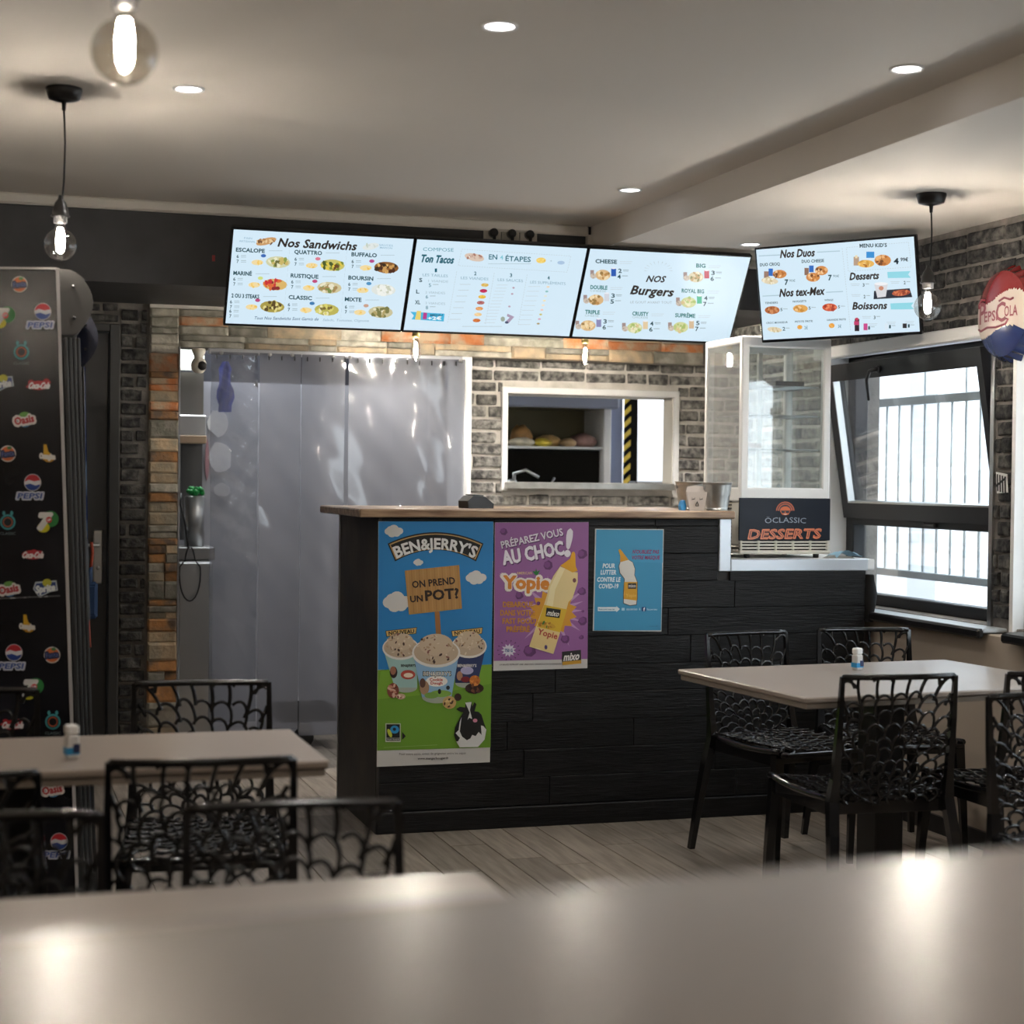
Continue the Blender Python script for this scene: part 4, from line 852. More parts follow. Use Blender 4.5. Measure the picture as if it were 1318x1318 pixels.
P.text('CROC MONSIEUR', 255, 634, 140, 12, '3a5a66', .02, rot=-.04); P.text('PETITE FRITE', 430, 626, 115, 12, '3a5a66', .02, rot=-.04); P.text('GRANDE FRITE', 642, 615, 125, 12, '3a5a66', .02, rot=-.04)
P.food(240, 680, 96, 34, SAN, 8, 10, 3, rot=.1); P.text('2', 300, 674, 18, 24, TCOL, .02); P.lines(325, 670, 26, 4, GREY); P.food(404, 664, 34, 28, ('e8a03a', 'f0bc6a'), 3, 5, 3); P.text('2€', 445, 667, 22, 22, '5a8a9a', .01); P.food(612, 654, 38, 32, ('e8a03a', 'f0bc6a'), 4, 5, 3); P.text('3€', 664, 658, 22, 22, '5a8a9a', .01)
for x, y in ((765, 390), (1025, 375), (770, 460), (840, 602), (880, 650), (1000, 640), (1120, 635)): P.lines(x, y-8, 60, 3, 'bccdd6'); P.lines(x, y+2, 50, 3, 'bccdd6')
for t, x, y in (('3', 820, 388), ('2', 1088, 373), ('2', 826, 464), ('3', 892, 600), ('1', 856, 668), ('1', 992, 660), ('1', 1115, 655)): P.text(t, x, y, 12, 22, TCOL, .02); P.lines(x+24, y-6, 24, 4, GREY)
P.rect(762, 610, 792, 690, '2a1a28', 3); P.rect(758, 625, 790, 650, 'c03a6a', 3.5); P.disc(776, 612, 12, 10, 'c03a5a', 3.6); P.rect(820, 640, 846, 684, 'c8488a', 3); P.rect(1075, 640, 1102, 670, '2a2a30', 3); P.rect(958, 640, 978, 680, 'd8e8f4', 3)
P.build('display', M['screen'], T4)
# ================================================================== SMALL THINGS ON THE COUNTER
ZT = 1.268
pt = empty('card_terminal', (1.965, 6.78, ZT), .25, 'small black card terminal lying on the left of the counter top', 'terminal')
m_ = MB(); m_.prism([(-.06, 0), (.06, 0), (.062, .018), (.02, .048), (-.035, .052), (-.062, .030)], 'Y', -.04, .04); m_.build('housing', M['black'], pt)
MB().prism([(-.03, .0525), (.015, .0495), (.016, .054), (-.03, .057)], 'Y', -.035, .035).build('display', mat('lcd_dark', (.03, .04, .04), .2), pt)
for i in range(3):
    for j in range(3):
        MB().box((.024+i*.012, -.026+j*.02, .030-i*.008), (.032+i*.012, -.012+j*.02, .041-i*.0085), bev=.001).build('key', M['greyalu'], pt)
def bucket(loc, r0, r1, h, label):
    t = empty('metal_bucket', loc, 0, label, 'bucket', 'buckets on the counter')
    b = MB(); pr = [(0, .003), (r0, .0), (r0, .006)]; 
    for k in range(13):
        q = k/12; pr.append((r0+(r1-r0)*q+(.0015 if k in (7, 9, 11) else 0), .006+(h-.010)*q))
    pr += [(r1+.003, h-.004), (r1+.003, h), (r1-.001, h), (r1-.002, h-.006), (r0-.002, .01), (0, .01)]
    b.lathe(pr, n=32); b.build('pail', M['galv'], t)
    for s in (-1, 1): MB().box((s*(r1-.006)-.008, -.006, h-.032), (s*(r1-.006)+.008, .006, h-.012), bev=.003).build('handle_lug', M['steel'], t)
    return t
bucket((2.943, 6.545, ZT), .044, .060, .118, 'galvanised metal bucket at the right end of the counter top')
bucket((2.885, 6.70, ZT), .044, .060, .120, 'metal bucket behind the paper cup near the end of the counter top')
fc = empty('paper_cup', (2.845, 6.535, ZT), -.3, 'pale paper fries cup with drawn eyes standing before the buckets', 'cup')
c_ = MB(); n = 4
def ring(w, d, z): return [(-w, -d, z), (w, -d, z), (w, d, z), (-w, d, z)]
c_.add(ring(.030, .018, 0)+ring(.042, .026, .078), [(0, 1, 5, 4), (1, 2, 6, 5), (2, 3, 7, 6), (3, 0, 4, 7), (3, 2, 1, 0)]); c_.add([(-.042, .026, .078), (.042, .026, .078), (.036, .026, .098), (0, .026, .104), (-.036, .026, .098)], [(0, 1, 2, 3, 4)])
c_.build('cup', mat('cup_paper', (.66, .60, .55), .6), fc)
P = Print((2.845, 6.535, ZT), (math.cos(-.3), math.sin(-.3), 0), (0, 0, 1)); 
q = lambda x, z: (x, z)
for x in (-.016, .016):
    P.raw([(x-.007, .044), (x+.007, .047), (x+.007, .050), (x-.007, .047)], [(0, 1, 2, 3)], '2a2a2a', 2); P.raw([(x-.006, .050), (x-.004, .050), (x-.006, .056)], [(0, 1, 2)], '2a2a2a', 2); P.raw([(x+.004, .050), (x+.006, .050), (x+.007, .056)], [(0, 1, 2)], '2a2a2a', 2)
P.raw([(-.007, .018), (.007, .018), (.007, .026), (0, .040), (-.007, .026)], [(0, 1, 2, 3, 4)], '3a3430', 2); P.raw([(-.004, .021), (.004, .021), (.0, .033)], [(0, 1, 2)], 'b0a498', 3)
P.o = P.o+P.n*.0262; P.build('drawn_face', M['decal'], fc)
tag(MB().prism([(2.785, ZT), (2.803, ZT), (2.806, ZT+.02), (2.80, ZT+.042), (2.79, ZT+.04), (2.782, ZT+.018)], 'Y', 6.55, 6.58).build('blue_wipe', mat('blue_plastic', (.02, .28, .65), .35)), 'small bright blue plastic piece beside the left bucket', 'packet')
mk = MB(); n = 9
for s, c in ((0, 0),):
    v = []; f = []
    for i in range(n):
        for j in range(5):
            u, w = i/(n-1), j/4; v.append((3.50+.12*u, 6.54+.10*w+.01*math.sin(u*5), 1.069+.022*math.sin(PI*u)*(1-.5*w)+.012*math.sin(w*6+u*4)**2))
    for i in range(n-1):
        for j in range(4): a = i*5+j; f.append((a, a+1, a+6, a+5))
    mk.add(v, f, 0, True)
o = mk.build('face_mask', mat('mask_blue', (.30, .50, .62), .7)); tag(o, 'crumpled pale blue face mask on the lower white counter', 'mask')
o = MB().prism([(3.46, 1.066), (3.60, 1.066), (3.58, 1.075), (3.50, 1.080)], 'Y', 6.56, 6.60).build('folded_paper', mat('grey_paper', (.30, .30, .28), .7)); tag(o, 'grey folded paper scrap under the blue mask', 'paper')
# black cloth hanging at the low end of the counter
ck = MB(); v = []; f = []
for j in range(9):
    t = j/8; w = .022+.030*math.sin(PI*min(1, t*.8+.1))
    for k in range(10):
        a = 2*PI*k/10; v.append((3.632+w*.6*math.cos(a)*(1+.2*math.sin(3*a+j)), 6.50+.035*math.sin(a), 1.0-.20*t))
for j in range(8):
    for k in range(10): a, b = j*10+k, j*10+(k+1) % 10; f.append((a, b, b+10, a+10))
ck.add(v, f, 0, True); ck.add([v[k] for k in range(10)], [tuple(range(10))]); ck.add(v[-10:], [tuple(range(10))])
tag(ck.build('black_cloth', mat('black_cloth', (.006, .006, .006), .95)), 'black cloth bundle hanging between the counter end and window sill', 'cloth')

# ================================================================== DESSERT CABINET
DX0, DX1, DY0, DY1, DZ = 3.075, 3.492, 6.60, 6.99, 1.072
dc = empty('dessert_cabinet', (3.28, 6.8, DZ), 0, 'white framed glass dessert cabinet with a black desserts sign', 'display cabinet')
K = lambda mb, name, m: keep(mb.build(name, m), dc)
fr = MB()
z0, z1 = 1.335, 1.995
for x in (DX0, DX1-.034):
    for y in (DY0, DY1-.03): fr.box((x, y, z0), (x+.034, y+.03, z1), bev=.005)
fr.box((DX0, DY0, z1-.035), (DX1, DY0+.03, z1+.012), bev=.006).box((DX0, DY1-.03, z1-.035), (DX1, DY1, z1+.012), bev=.006).box((DX0, DY0, z1-.02), (DX0+.03, DY1, z1+.012), bev=.006).box((DX1-.03, DY0, z1-.02), (DX1, DY1, z1+.012), bev=.006)
fr.box((DX0, DY0, z0-.03), (DX1, DY1, z0+.03), bev=.006)
K(fr, 'frame', M['white'])
K(MB().box((DX0+.005, DY0+.02, z1), (DX1-.005, DY1-.01, z1+.01)), 'roof', M['white'])
K(MB().box((DX0+.034, DY0+.006, z0+.03), (DX1-.034, DY0+.010, z1-.03)), 'front_pane', M['cabglass'])
K(MB().box((DX0+.004, DY0+.03, z0+.03), (DX0+.008, DY1-.03, z1-.02)), 'side_pane', M['cabfog'])
K(MB().box((DX1-.008, DY0+.03, z0+.03), (DX1-.004, DY1-.03, z1-.02)), 'side_pane', M['cabglass'])
K(MB().box((DX0+.034, DY1-.010, z0+.03), (DX1-.034, DY1-.006, z1-.03)), 'back_pane', M['cabglass'])
K(MB().box((DX1-.17, DY1-.03, z0), (DX1-.15, DY1-.012, z1)), 'shelf_post', mat('perforated_post', (.55, .55, .5), .5))
for z in (1.80, 1.675, 1.53):
    s_ = MB()
    for k in range(15): s_.tube([(DX0+.04, DY0+.04+k*.022, z), (DX1-.04, DY0+.04+k*.022, z)], .0016, 5)
    for x in (DX0+.04, (DX0+DX1)/2, DX1-.04): s_.tube([(x, DY0+.035, z-.003), (x, DY1-.04, z-.003)], .003, 5)
    K(s_, 'wire_shelf', M['steel'])
K(MB().box((DX0+.006, DY0+.01, DZ+.045), (DX1-.006, DY1, z0-.028), bev=.006), 'base', M['cream'])
vt = MB().box((DX0-.004, DY0-.012, DZ+.012), (DX1+.004, DY1, DZ+.028), bev=.005)
for k in range(4): vt.box((DX0-.002, DY0-.008, DZ+.034+k*.013), (DX1+.002, DY0+.004, DZ+.041+k*.013))
for k in range(6): vt.box((DX0+.0+k*.081, DY0-.009, DZ+.02), (DX0+.006+k*.081, DY0+.004, DZ+.09))
K(vt, 'grille', M['cream'])
K(MB().box((DX0+.001, DY0+.008, DZ+.025), (DX1-.001, DY0+.012, DZ+.09)), 'grille_shadow_gap', M['kdark'])
vs_ = MB()
for k in range(13): vs_.box((DX0+.0035, DY0+.10, DZ+.06+k*.0155), (DX0+.007, DY0+.22, DZ+.067+k*.0155))
K(vs_, 'side_vent', M['black'])
for x in (DX0+.03, DX1-.06):
    for y in (DY0+.03, DY1-.06): K(MB().lathe([(.0, 1.066), (.012, 1.066), (.014, DZ+.014), (0, DZ+.014)], (x+.015, y, 0), 10), 'foot', M['black'])
sg = K(MB().box((DX0-.012, DY0-.016, 1.142), (DX1-.002, DY0-.006, 1.322), bev=.002), 'sign_board', mat('sign_black', (.006, .009, .018), .4, spec=.25))
P = Print((3.28, DY0-.0165, 1.2), (1, 0, 0), (0, 0, 1), (880, 420, 3.875))
for k, (rr_, c) in enumerate(((46, 'b8552c'), (40, '3a2420'), (36, 'b8552c'), (30, '1a1a22'))): P.disc(506, 920, rr_, rr_, c, 1+k*.4, 24, PI, 2*PI)
P.disc(506, 918, 26, 20, 'd96a34', 3); P.disc(506, 932, 20, 10, 'c8602e', 3); P.disc(495, 926, 9, 6, '14141c', 3.6); P.disc(517, 926, 9, 6, '14141c', 3.6); P.rect(484, 919, 530, 923, '14141c', 3.6); P.disc(506, 936, 9, 3, 'f0e0d0', 3.9, a0=0, a1=PI)
P.text('ÖCLASSIC', 507, 965, 205, 28, '8f9aa8', .0, lv=2, arc=4); P.text('DESSERTS', 505, 1034, 360, 48, 'e08058', .055, shear=.22, rot=-.012, lv=2); P.text('DESSERTS', 505, 1034, 352, 42, '1c1820', -.028, shear=.22, rot=-.012, lv=4)
keep_ = P.build('lettering', M['decal'], sg)
def tray(x0, x1, y, z, col, label, name):
    mb = MB(); mb.box((x0, y, z), (x1, y+.09, z+.006), bev=.002)
    for a, b in (((x0, y, z), (x1, y+.004, z+.022)), ((x0, y+.086, z), (x1, y+.09, z+.022)), ((x0, y, z), (x0+.004, y+.09, z+.022)), ((x1-.004, y, z), (x1, y+.09, z+.022))): mb.box(a, b)
    tag(mb.build(name, col), label, 'tray')
tray(3.29, 3.425, DY0+.12, 1.805, M['black'], 'black dessert tray on the top shelf of the glass cabinet', 'dessert_tray')
tray(3.115, 3.215, DY0+.10, 1.535, mat('brown_card', (.25, .14, .08), .7), 'brown cardboard dessert tray on the lower shelf of the glass cabinet', 'dessert_tray')

# ================================================================== STRIP CURTAIN
sc = empty('strip_curtain', (1.63, 8.0, 1.98), 0, 'translucent grey plastic strip curtain filling the kitchen doorway', 'curtain')
keep(MB().box((1.02, 8.005, 1.955), (2.26, 8.035, 1.982), bev=.003).build('rail', M['greyalu']), sc)
edges = [1.034, 1.252, 1.452, 1.682, 1.880, 2.072, 2.238]
for i in range(6):
    x0, x1 = edges[i]+(.003 if i in (1, 2) else -.004), edges[i+1]+(-.002 if i < 2 else .012); zb = [.24, .20, .165, .185, .20, .20][i]; nx, nz = 12, 90; v = []; f = []
    if i == 2: x1 = edges[3]-.02
    if i == 3: x0 -= .0
    rp = random.Random(i+20); yy = 7.995-(i % 2)*.012
    for j in range(nz+1):
        z = 1.965-(1.965-zb)*j/nz
        for k in range(nx+1):
            u = k/nx; amp = (.011 if i == 0 else .0040)*min(1, j/6)
            d = amp*(math.sin(z*9+u*2.5+i*2)+.6*math.sin(z*23+u*5+i)*math.cos(u*3+z*7)+(.45*math.sin(z*61+u*9)+.4*math.sin(z*37-u*14) if i == 0 and z > .9 else 0))
            d += .010*math.sin(PI*u)*(1 if i % 2 else -1)+.004*math.sin(z*4+i*1.7)
            v.append((x0+(x1-x0)*u, yy+d, z))
    for j in range(nz):
        for k in range(nx): a = j*(nx+1)+k; f.append((a, a+1, a+nx+2, a+nx+1))
    keep(MB().add(v, f, 0, True).build('strip', M['pvc' if i else 'pvc_clear'], recalc=False), sc)
for k in range(20):
    x = 1.055+k*.0605; keep(MB().box((x-.003, 7.974, 1.932), (x+.003, 7.984, 1.954), bev=.002).build('hook', M['black']), sc)
for x in (1.075, 1.30, 1.405, 1.60, 1.68, 2.225): keep(MB().lathe([(0, -.006), (.009, -.004), (.009, .004), (0, .006)], (x, 7.968, 1.958), 10, axis='Y').build('screw_cap', M['steel']), sc)
struct('trim_10', MB().box((2.242, 8.0, 0), (2.292, 8.25, OZ-.004), bev=.003), M['white'], 'white post at the right of the strip curtain')
wh = empty('castor', (1.60, 8.65, .05), 0, 'black castor on the floor under the strip curtain', 'wheel')
MB().lathe([(0, -.02), (.05, -.018), (.055, 0), (.05, .018), (0, .02)], (0, 0, .005), 20, axis='Y').build('wheel', M['black'], wh)
MB().box((-.03, -.03, .03), (.03, .03, .085), bev=.006).build('fork', M['steel'], wh)
MB().box((-.12, -.03, .085), (.16, .25, .16), bev=.004).build('base_plate', M['kdark'], wh)
# security camera
cm = empty('dome_camera', (.972, 7.98, 1.975), 0, 'small round white security camera hanging at the top left of the doorway', 'camera')
MB().lathe([(0, 0), (.030, 0), (.034, -.01), (.022, -.035), (.020, -.06), (0, -.06)], n=20).build('mount', M['cream'], cm)
MB().lathe([(0, -.040), (.024, -.045), (.034, -.062), (.037, -.078), (.032, -.098), (.018, -.112), (0, -.115)], n=20).build('head', M['cream'], cm)
MB().lathe([(0, -.042), (.014, -.040), (.021, -.034), (.0215, -.028), (0, -.028)], (.012, 0, -.08), 18, axis='Y').build('lens', M['black'], cm)

# ================================================================== HATCH FRAME
hf = struct('hatch_frame', MB().box((HX0-.033, YI-.02, HZ0-.045), (HX0+.0, YI+.03, HZ1+.033), bev=.003).box((HX1, YI-.02, HZ0-.01), (HX1+.028, YI+.03, HZ1+.033), bev=.003).box((HX0-.033, YI-.02, HZ1), (HX1+.028, YI+.03, HZ1+.033), bev=.003), M['white'], 'white frame of the kitchen serving hatch')
keep(MB().box((HX0-.015, YI-.06, HZ0-.035), (HX1-.01, YI+.14, HZ0), bev=.004).build('ledge', M['galv']), hf)
keep(MB().box((HX1-.005, YI+.0, HZ0), (HX1, YI+.125, HZ1), bev=.001).build('reveal', M['cream']), hf)
keep(MB().box((HX0, YI+.115, HZ1-.006), (HX1, YI+.16, HZ1), bev=.001).build('header', M['white']), hf)

# ================================================================== SOCKETS, SPOTS, BULBS, PENDANTS
for x, w in ((2.148, 'left'), (2.231, 'middle'), (2.314, 'right')):
    t = empty('wall_socket', (x, YF, 2.462), 0, '%s one of three white sockets with a black plug under the ceiling' % w, 'socket', 'sockets above the menu screens')
    MB().box((-.040, -.012, -.040), (.040, 0, .040), bev=.004).lathe([(.022, -.0125), (.026, -.013), (.028, -.012)], n=20, axis='Y').build('plate', M['cream'], t)
    MB().lathe([(0, -.045), (.014, -.045), (.019, -.038), (.020, -.012), (0, -.012)], (0, 0, .004), 16, axis='Y').build('plug', M['black'], t)
    MB().tube([(0, -.038, -.006), (.001, -.036, -.05), (.002, -.03, -.09), (.002, -.02, -.18)], [.009, .006, .005, .005], 8).build('cord', M['black'], t)
names = ['near the middle of the ceiling top', 'left of the ceiling beside the black pendant', 'closest to the three sockets', 'at the upper right before the ceiling step', 'in the lowered ceiling beside the corner screen']
for i, (x, y, z) in enumerate(SPOTS+COUNTER_SPOTS):
    hid = ['added out of view over the left foreground table', 'added out of view over the foreground table to its right', 'added out of view in the lowered ceiling by the second window', 'added out of view behind the viewer on the left', 'added out of view behind the viewer on the right', 'under the bulkhead behind the second menu screen', 'under the bulkhead behind the third menu screen', 'under the bulkhead above the dessert cabinet']
    lab = 'round recessed downlight '+(names[i] if i < 5 else hid[i-5])
    t = empty('downlight', (x, y, z), 0, lab, 'downlight', 'recessed downlights')
    MB().lathe([(.047, 0), (.046, -.005), (.037, -.004), (.036, -.001), (.036, .002)], n=28).build('trim_ring', M['white'], t)
    MB().lathe([(0, -.0012), (.0365, -.0012)], n=28).build('lens', M['led'], t, recalc=False)
    W_ = SPOT_W if i < 10 else 64.0
    l = lamp('downlight_beam', 'SPOT', (x, y, z-.012), W_, (1, .95, .90), .03, (x, y, 0)); l.data.spot_size = math.radians(110); l.data.spot_blend = .9
def bulb_parts(t, z, R=.0475, glass='bulbglass', tear=False):
    """bulb hanging with its neck at height z in the frame of t"""
    if tear: pr = [(.011, 0), (.012, -.015), (.017, -.035), (.023, -.060), (.025, -.078), (.021, -.095), (.011, -.107), (0, -.110)]; fl, r0, n = (-.025, -.085), .006, 4
    else:
        pr = [(.013, 0), (.0145, -.012), (.019, -.022)]
        for k in range(1, 15):
            a = -PI/2+math.asin(.42)+(PI-math.asin(.42))*k/14; pr.append((R*math.cos(a-PI/2+PI/2)if False else R*abs(math.sin(math.asin(.42)+(PI-math.asin(.42))*k/14)), -.022-R*.9+R*math.cos(math.asin(.42)+(PI-math.asin(.42))*k/14)))
        fl, r0, n = (-.020, -.083), .011, 8
    b = MB().lathe([(a, h+z) for a, h in pr], n=28).build('glass', M[glass], t)
    f = MB()
    for k in range(n):
        a = 2*PI*k/n; f.tube([(r0*.6*math.cos(a), r0*.6*math.sin(a), z+fl[0]), (r0*math.cos(a), r0*math.sin(a), z+(fl[0]+fl[1])/2), (r0*.8*math.cos(a), r0*.8*math.sin(a), z+fl[1])], .0011 if tear else .0022, 5)
    f.build('filament', M['filament' if not tear else 'filament_small'], t)
    MB().tube([(0, 0, z), (0, 0, z+fl[0])], [.006, .003], 8).build('glass_stem', M['glass'], t)
plabs = ['large blurred pendant bulb hanging nearest the viewer at the top left', 'black pendant lamp with a clear globe bulb over the left table', 'black pendant lamp with a clear globe bulb in front of the corner screen', 'black pendant lamp with a globe bulb added out of view']
for i, (x, y, z) in enumerate(PENDANTS):
    t = empty('pendant_lamp', (x, y, z), 0, plabs[i], 'pendant lamp', 'globe bulb pendants')
    MB().lathe([(0, 0), (.052, 0), (.053, -.006), (.045, -.032), (.030, -.037), (.007, -.042), (.0055, -.065), (0, -.066)], n=28).build('ceiling_rose', M['black'], t)
    drop = z-(2.155 if i != 2 else 2.105)      # to the top of the holder
    sw = .004
    MB().tube([(0, 0, -.05), (sw, 0, -.05-(drop-.05)*.35), (sw*.3, 0, -.05-(drop-.05)*.7), (-sw*2, 0, -drop-.03)], .0028, 8).build('cord', M['black'], t)
    hb = MB().lathe([(0, 0), (.006, 0), (.008, -.012), (.016, -.022), (.0225, -.042), (.024, -.058), (.027, -.059), (.027, -.063), (.020, -.064), (.0195, -.082), (0, -.082)], (-sw*2, 0, -drop+.052), n=24)
    hb.build('bulb_holder', M['black'], t)
    sub = empty('bulb', (-sw*2, 0, 0)); sub.parent = t
    bulb_parts(sub, -drop+.052-.080, .0475 if i != 0 else .0525, 'bulbglass' if i else 'bulbglass2')
for i, (x, lab) in enumerate(((1.895, 'left teardrop filament bulb under the menu screens'), (2.711, 'right teardrop filament bulb under the menu screens'))):
    t = empty('hanging_bulb', (x, 7.55, ZF), 0, lab, 'bulb', 'teardrop bulbs before the stone band')
    MB().lathe([(0, 0), (.03, 0), (.028, -.02), (.006, -.024), (0, -.024)], n=20).tube([(0, 0, -.02), (0, 0, -.10)], .003, 6).build('flex', M['black'], t)
    MB().lathe([(0, -.095), (.016, -.095), (.018, -.105), (.0175, -.142), (.015, -.152), (0, -.152)], n=20).build('brass_holder', M['brass'], t)
    bulb_parts(t, -.150, tear=True)

# ================================================================== SIGN ON THE BRICKS
cs = empty('bottle_cap_sign', (XR, 5.62, 2.035), 0, 'large round red, cream and blue bottle cap sign high on the brick wall', 'sign')
R_ = .172; n = 84; rings = 26; v = []; f = []; mi = []
def dome(y, z):
    q = min(1, math.hypot(y, z)/R_); return -(.040+.045*math.sqrt(max(0, 1-q*q*.92)))
for i in range(rings+1):
    q = i/rings*.94
    for k in range(n): a = 2*PI*k/n; y, z = R_*q*math.cos(a), R_*q*math.sin(a); v.append((dome(y, z), y, z))
for i in range(rings):
    for k in range(n):
        a, b = i*n+k, i*n+(k+1) % n; f.append((a, b, b+n, a+n)); t = 2*PI*(k+.5)/n; y, z = R_*(i+.5)/rings*.94*math.cos(t), R_*(i+.5)/rings*.94*math.sin(t)
        w1_ = .062+.022*math.sin(-y/R_*3.2); w2_ = -.070+.020*math.sin(-y/R_*3.0+.4); mi.append(0 if z > w1_ else (2 if z < w2_ else 1))
dm = MB(); dm.add(v, f, 0, True); dm.m = mi
capm = [mat('cap_red', (.17, .014, .016), .25, coat=.4), mat('cap_cream', (.50, .44, .39), .3, coat=.4), mat('cap_blue', (.018, .03, .10), .25, coat=.4)]
dm.build('dome', capm, cs)
v = []; f = []; n = 168; mi = []
for i, (q, x, w) in enumerate(((.94, dome(0, R_*.94), 0), (.99, -.040, .004), (1.03, -.022, .007), (1.045, -.004, .008))):
    for k in range(n): a = 2*PI*k/n; rr = R_*q+w*math.cos(24*a); v.append((x, rr*math.cos(a), rr*math.sin(a)))
for i in range(3):
    for k in range(n):
        a, b = i*n+k, i*n+(k+1) % n; f.append((a, b, b+n, a+n)); z = R_*math.sin(2*PI*(k+.5)/n); mi.append(0 if z > .055 else (2 if z < -.06 else 1))
cr_ = MB(); cr_.add(v, f, 0, True); cr_.m = mi; cr_.build('crimped_rim', capm, cs)
lt = MB(); 
for t_, cx, cz, w, h, b_ in (('P', .100, .012, .060, .085, .05), ('EPSI', .035, -.006, .095, .040, .03), ('C', -.032, .005, .060, .075, .05), ('OLA', -.090, .004, .070, .040, .03)):
    vs, fs = text_mesh(t_, b_); xs = [a for a, b in vs]; x0, x1 = min(xs), max(xs)
    pts = []
    for a, b in vs: y = cx-((a-x0)/(x1-x0)-.5)*w; z = cz+(b/.73-.5)*h; pts.append((dome(y, z)-.0022, y, z))
    lt.add(pts, fs)
for pts in ([(.145, -.050), (.12, -.058), (.06, -.048), (.0, -.052), (-.06, -.044), (-.075, -.028), (-.055, -.022)], [(.135, .03), (.145, .045), (.12, .062), (.085, .058)], [(-.02, .045), (-.05, .055), (-.085, .045), (-.10, .05)]):
    lt.tube([(dome(y, z)-.001, y, z) for y, z in pts], .0045, 6)
lt.build('lettering', mat('cap_letter', (.22, .05, .07), .4), cs, recalc=False)
# tally mark sticker on the pier
t = empty('tally_sticker', (XR-.013, 5.668, 1.40), 0, 'small black tally mark sticker with white edge on the brick pier', 'sticker')
tm = MB()
for k in range(4): tm.add([(-.006, .030-k*.017, .03-k*.003), (-.006, .021-k*.017, .03-k*.003), (-.006, .016-k*.017, -.035-k*.003), (-.006, .025-k*.017, -.035-k*.003)], [(0, 1, 2, 3)], 0)
tm.add([(-.0065, .034, -.022), (-.0065, .034, -.012), (-.0065, -.034, .022), (-.0065, -.034, .012)], [(0, 1, 2, 3)], 0); tm.build('tally_marks', M['black'], t, recalc=False)
MB().prism([(.038, .038), (-.034, .03), (-.042, -.04), (.03, -.044)], 'X', -.004, -.001).build('backing', M['white'], t)

# ================================================================== FRIDGES
def fridge(loc, lean, hx, hz0, hz1, name_m, glow, label, depth, ds=1.0):
    t = empty('drinks_fridge', loc, 0, label, 'fridge', 'drinks fridges by the grey door'); t.rotation_euler = (0, -lean, 0)
    zt = hz1
    MB().box((-.62, 0, .06), (0, depth, zt), bev=.004).build('body', M['fridge'], t)
    MB().box((-.003, -.003, .06), (.007, .01, zt+.002)).box((-.62, -.003, zt-.002), (.0, .006, zt+.004)).build('edge_strip', M['gasket'], t)
    hd = [(.0, hz0), (hx*.45, hz0)]+[(hx*(.45+.55*math.sin(PI*k/10)**.8), hz0+(hz1-hz0)*k/10) for k in range(1, 10)]+[(hx*.4, hz1), (.0, hz1)]
    h = MB().prism(hd, 'Y', .006, depth-.004).build('header', name_m, t)
    for z in (hz0+.05, hz1-.05): MB().lathe([(0, 0), (.005, .001), (.005, .006), (0, .006)], (hx*.45, .001, z), 8, axis='Y').build('screw', M['black'], h)
    d = MB()
    d.box((.012, .008, .12), (.018, depth-.01, hz0-.01))
    for k in range(4): d.box((.016+k*.012, .006+k*.003, .12), (.025+k*.012, .05, hz0-.008), bev=.002)
    d.box((.014, depth-.05, .12), (.055, depth-.008, hz0-.008), bev=.002).box((.014, .006, .10), (.058, depth-.008, .20), bev=.003)
    d.v = [(a*ds, b, c) for a, b, c in d.v]
    d.build('door', M['doorgrey'] if glow is None else M['black'], t)
    MB().box((.036 if glow is None else .030, .03, .20), (.042 if glow is None else .036, depth-.05, hz0-.01)).build('door_glass', glow or M['glass'], t)
    MB().box((.052*ds, .02, .95), (.066*ds, .045, 1.2), bev=.004).build('door_handle', M['black'], t)
    for x in (-.56, -.06): MB().lathe([(0, 0), (.02, 0), (.02, .06), (0, .06)], (x, .05, 0), 12).build('foot', M['black'], t)
    return t
f1 = fridge((.292, 5.2, 0), .037, .102, 1.80, 1.992, M['fridgegrey'], None, 'black drinks fridge with round soda stickers on its side', .64)
f2 = fridge((.345, 5.92, 0), .02, .078, 1.76, 1.94, M['navy'], mat('painted_fridge_glow', (.01, .03, .12), .2, noise=2.2, col2=(.25, .40, .55), stretch=(1, 1, 1.6), ramp=(.5, .62)), 'second drinks fridge with navy header behind the stickered one', .6, .5)  # cooler glow given as pale streaks in the glass colour, without emission
def lanyard():
    t = empty('lanyard', (.498, YB-.06, 1.05), 0, 'blue and red lanyard hanging from the grey door handle', 'lanyard')
    MB().tube([(.0, 0, .03), (.004, -.004, -.02), (-.004, -.006, -.09)], .007, 8).build('red_strap', mat('red_strap', (.50, .08, .04), .6), t)
    MB().tube([(-.002, -.006, -.08), (-.010, -.008, -.13), (-.012, -.008, -.18)], [.006, .016, .012], 8).box((-.03, -.02, -.32), (.028, .006, -.15), bev=.012).box((-.018, -.024, -.30), (.016, -.018, -.17), bev=.006).build('blue_pouch', mat('blue_fabric', (.012, .05, .15), .6), t)
    MB().tube([(-.012, -.006, -.31), (-.01, -.006, -.36), (-.004, -.006, -.45)], .006, 8).build('red_strap', mat('red_strap_b', (.50, .09, .05), .6), t)
lanyard()
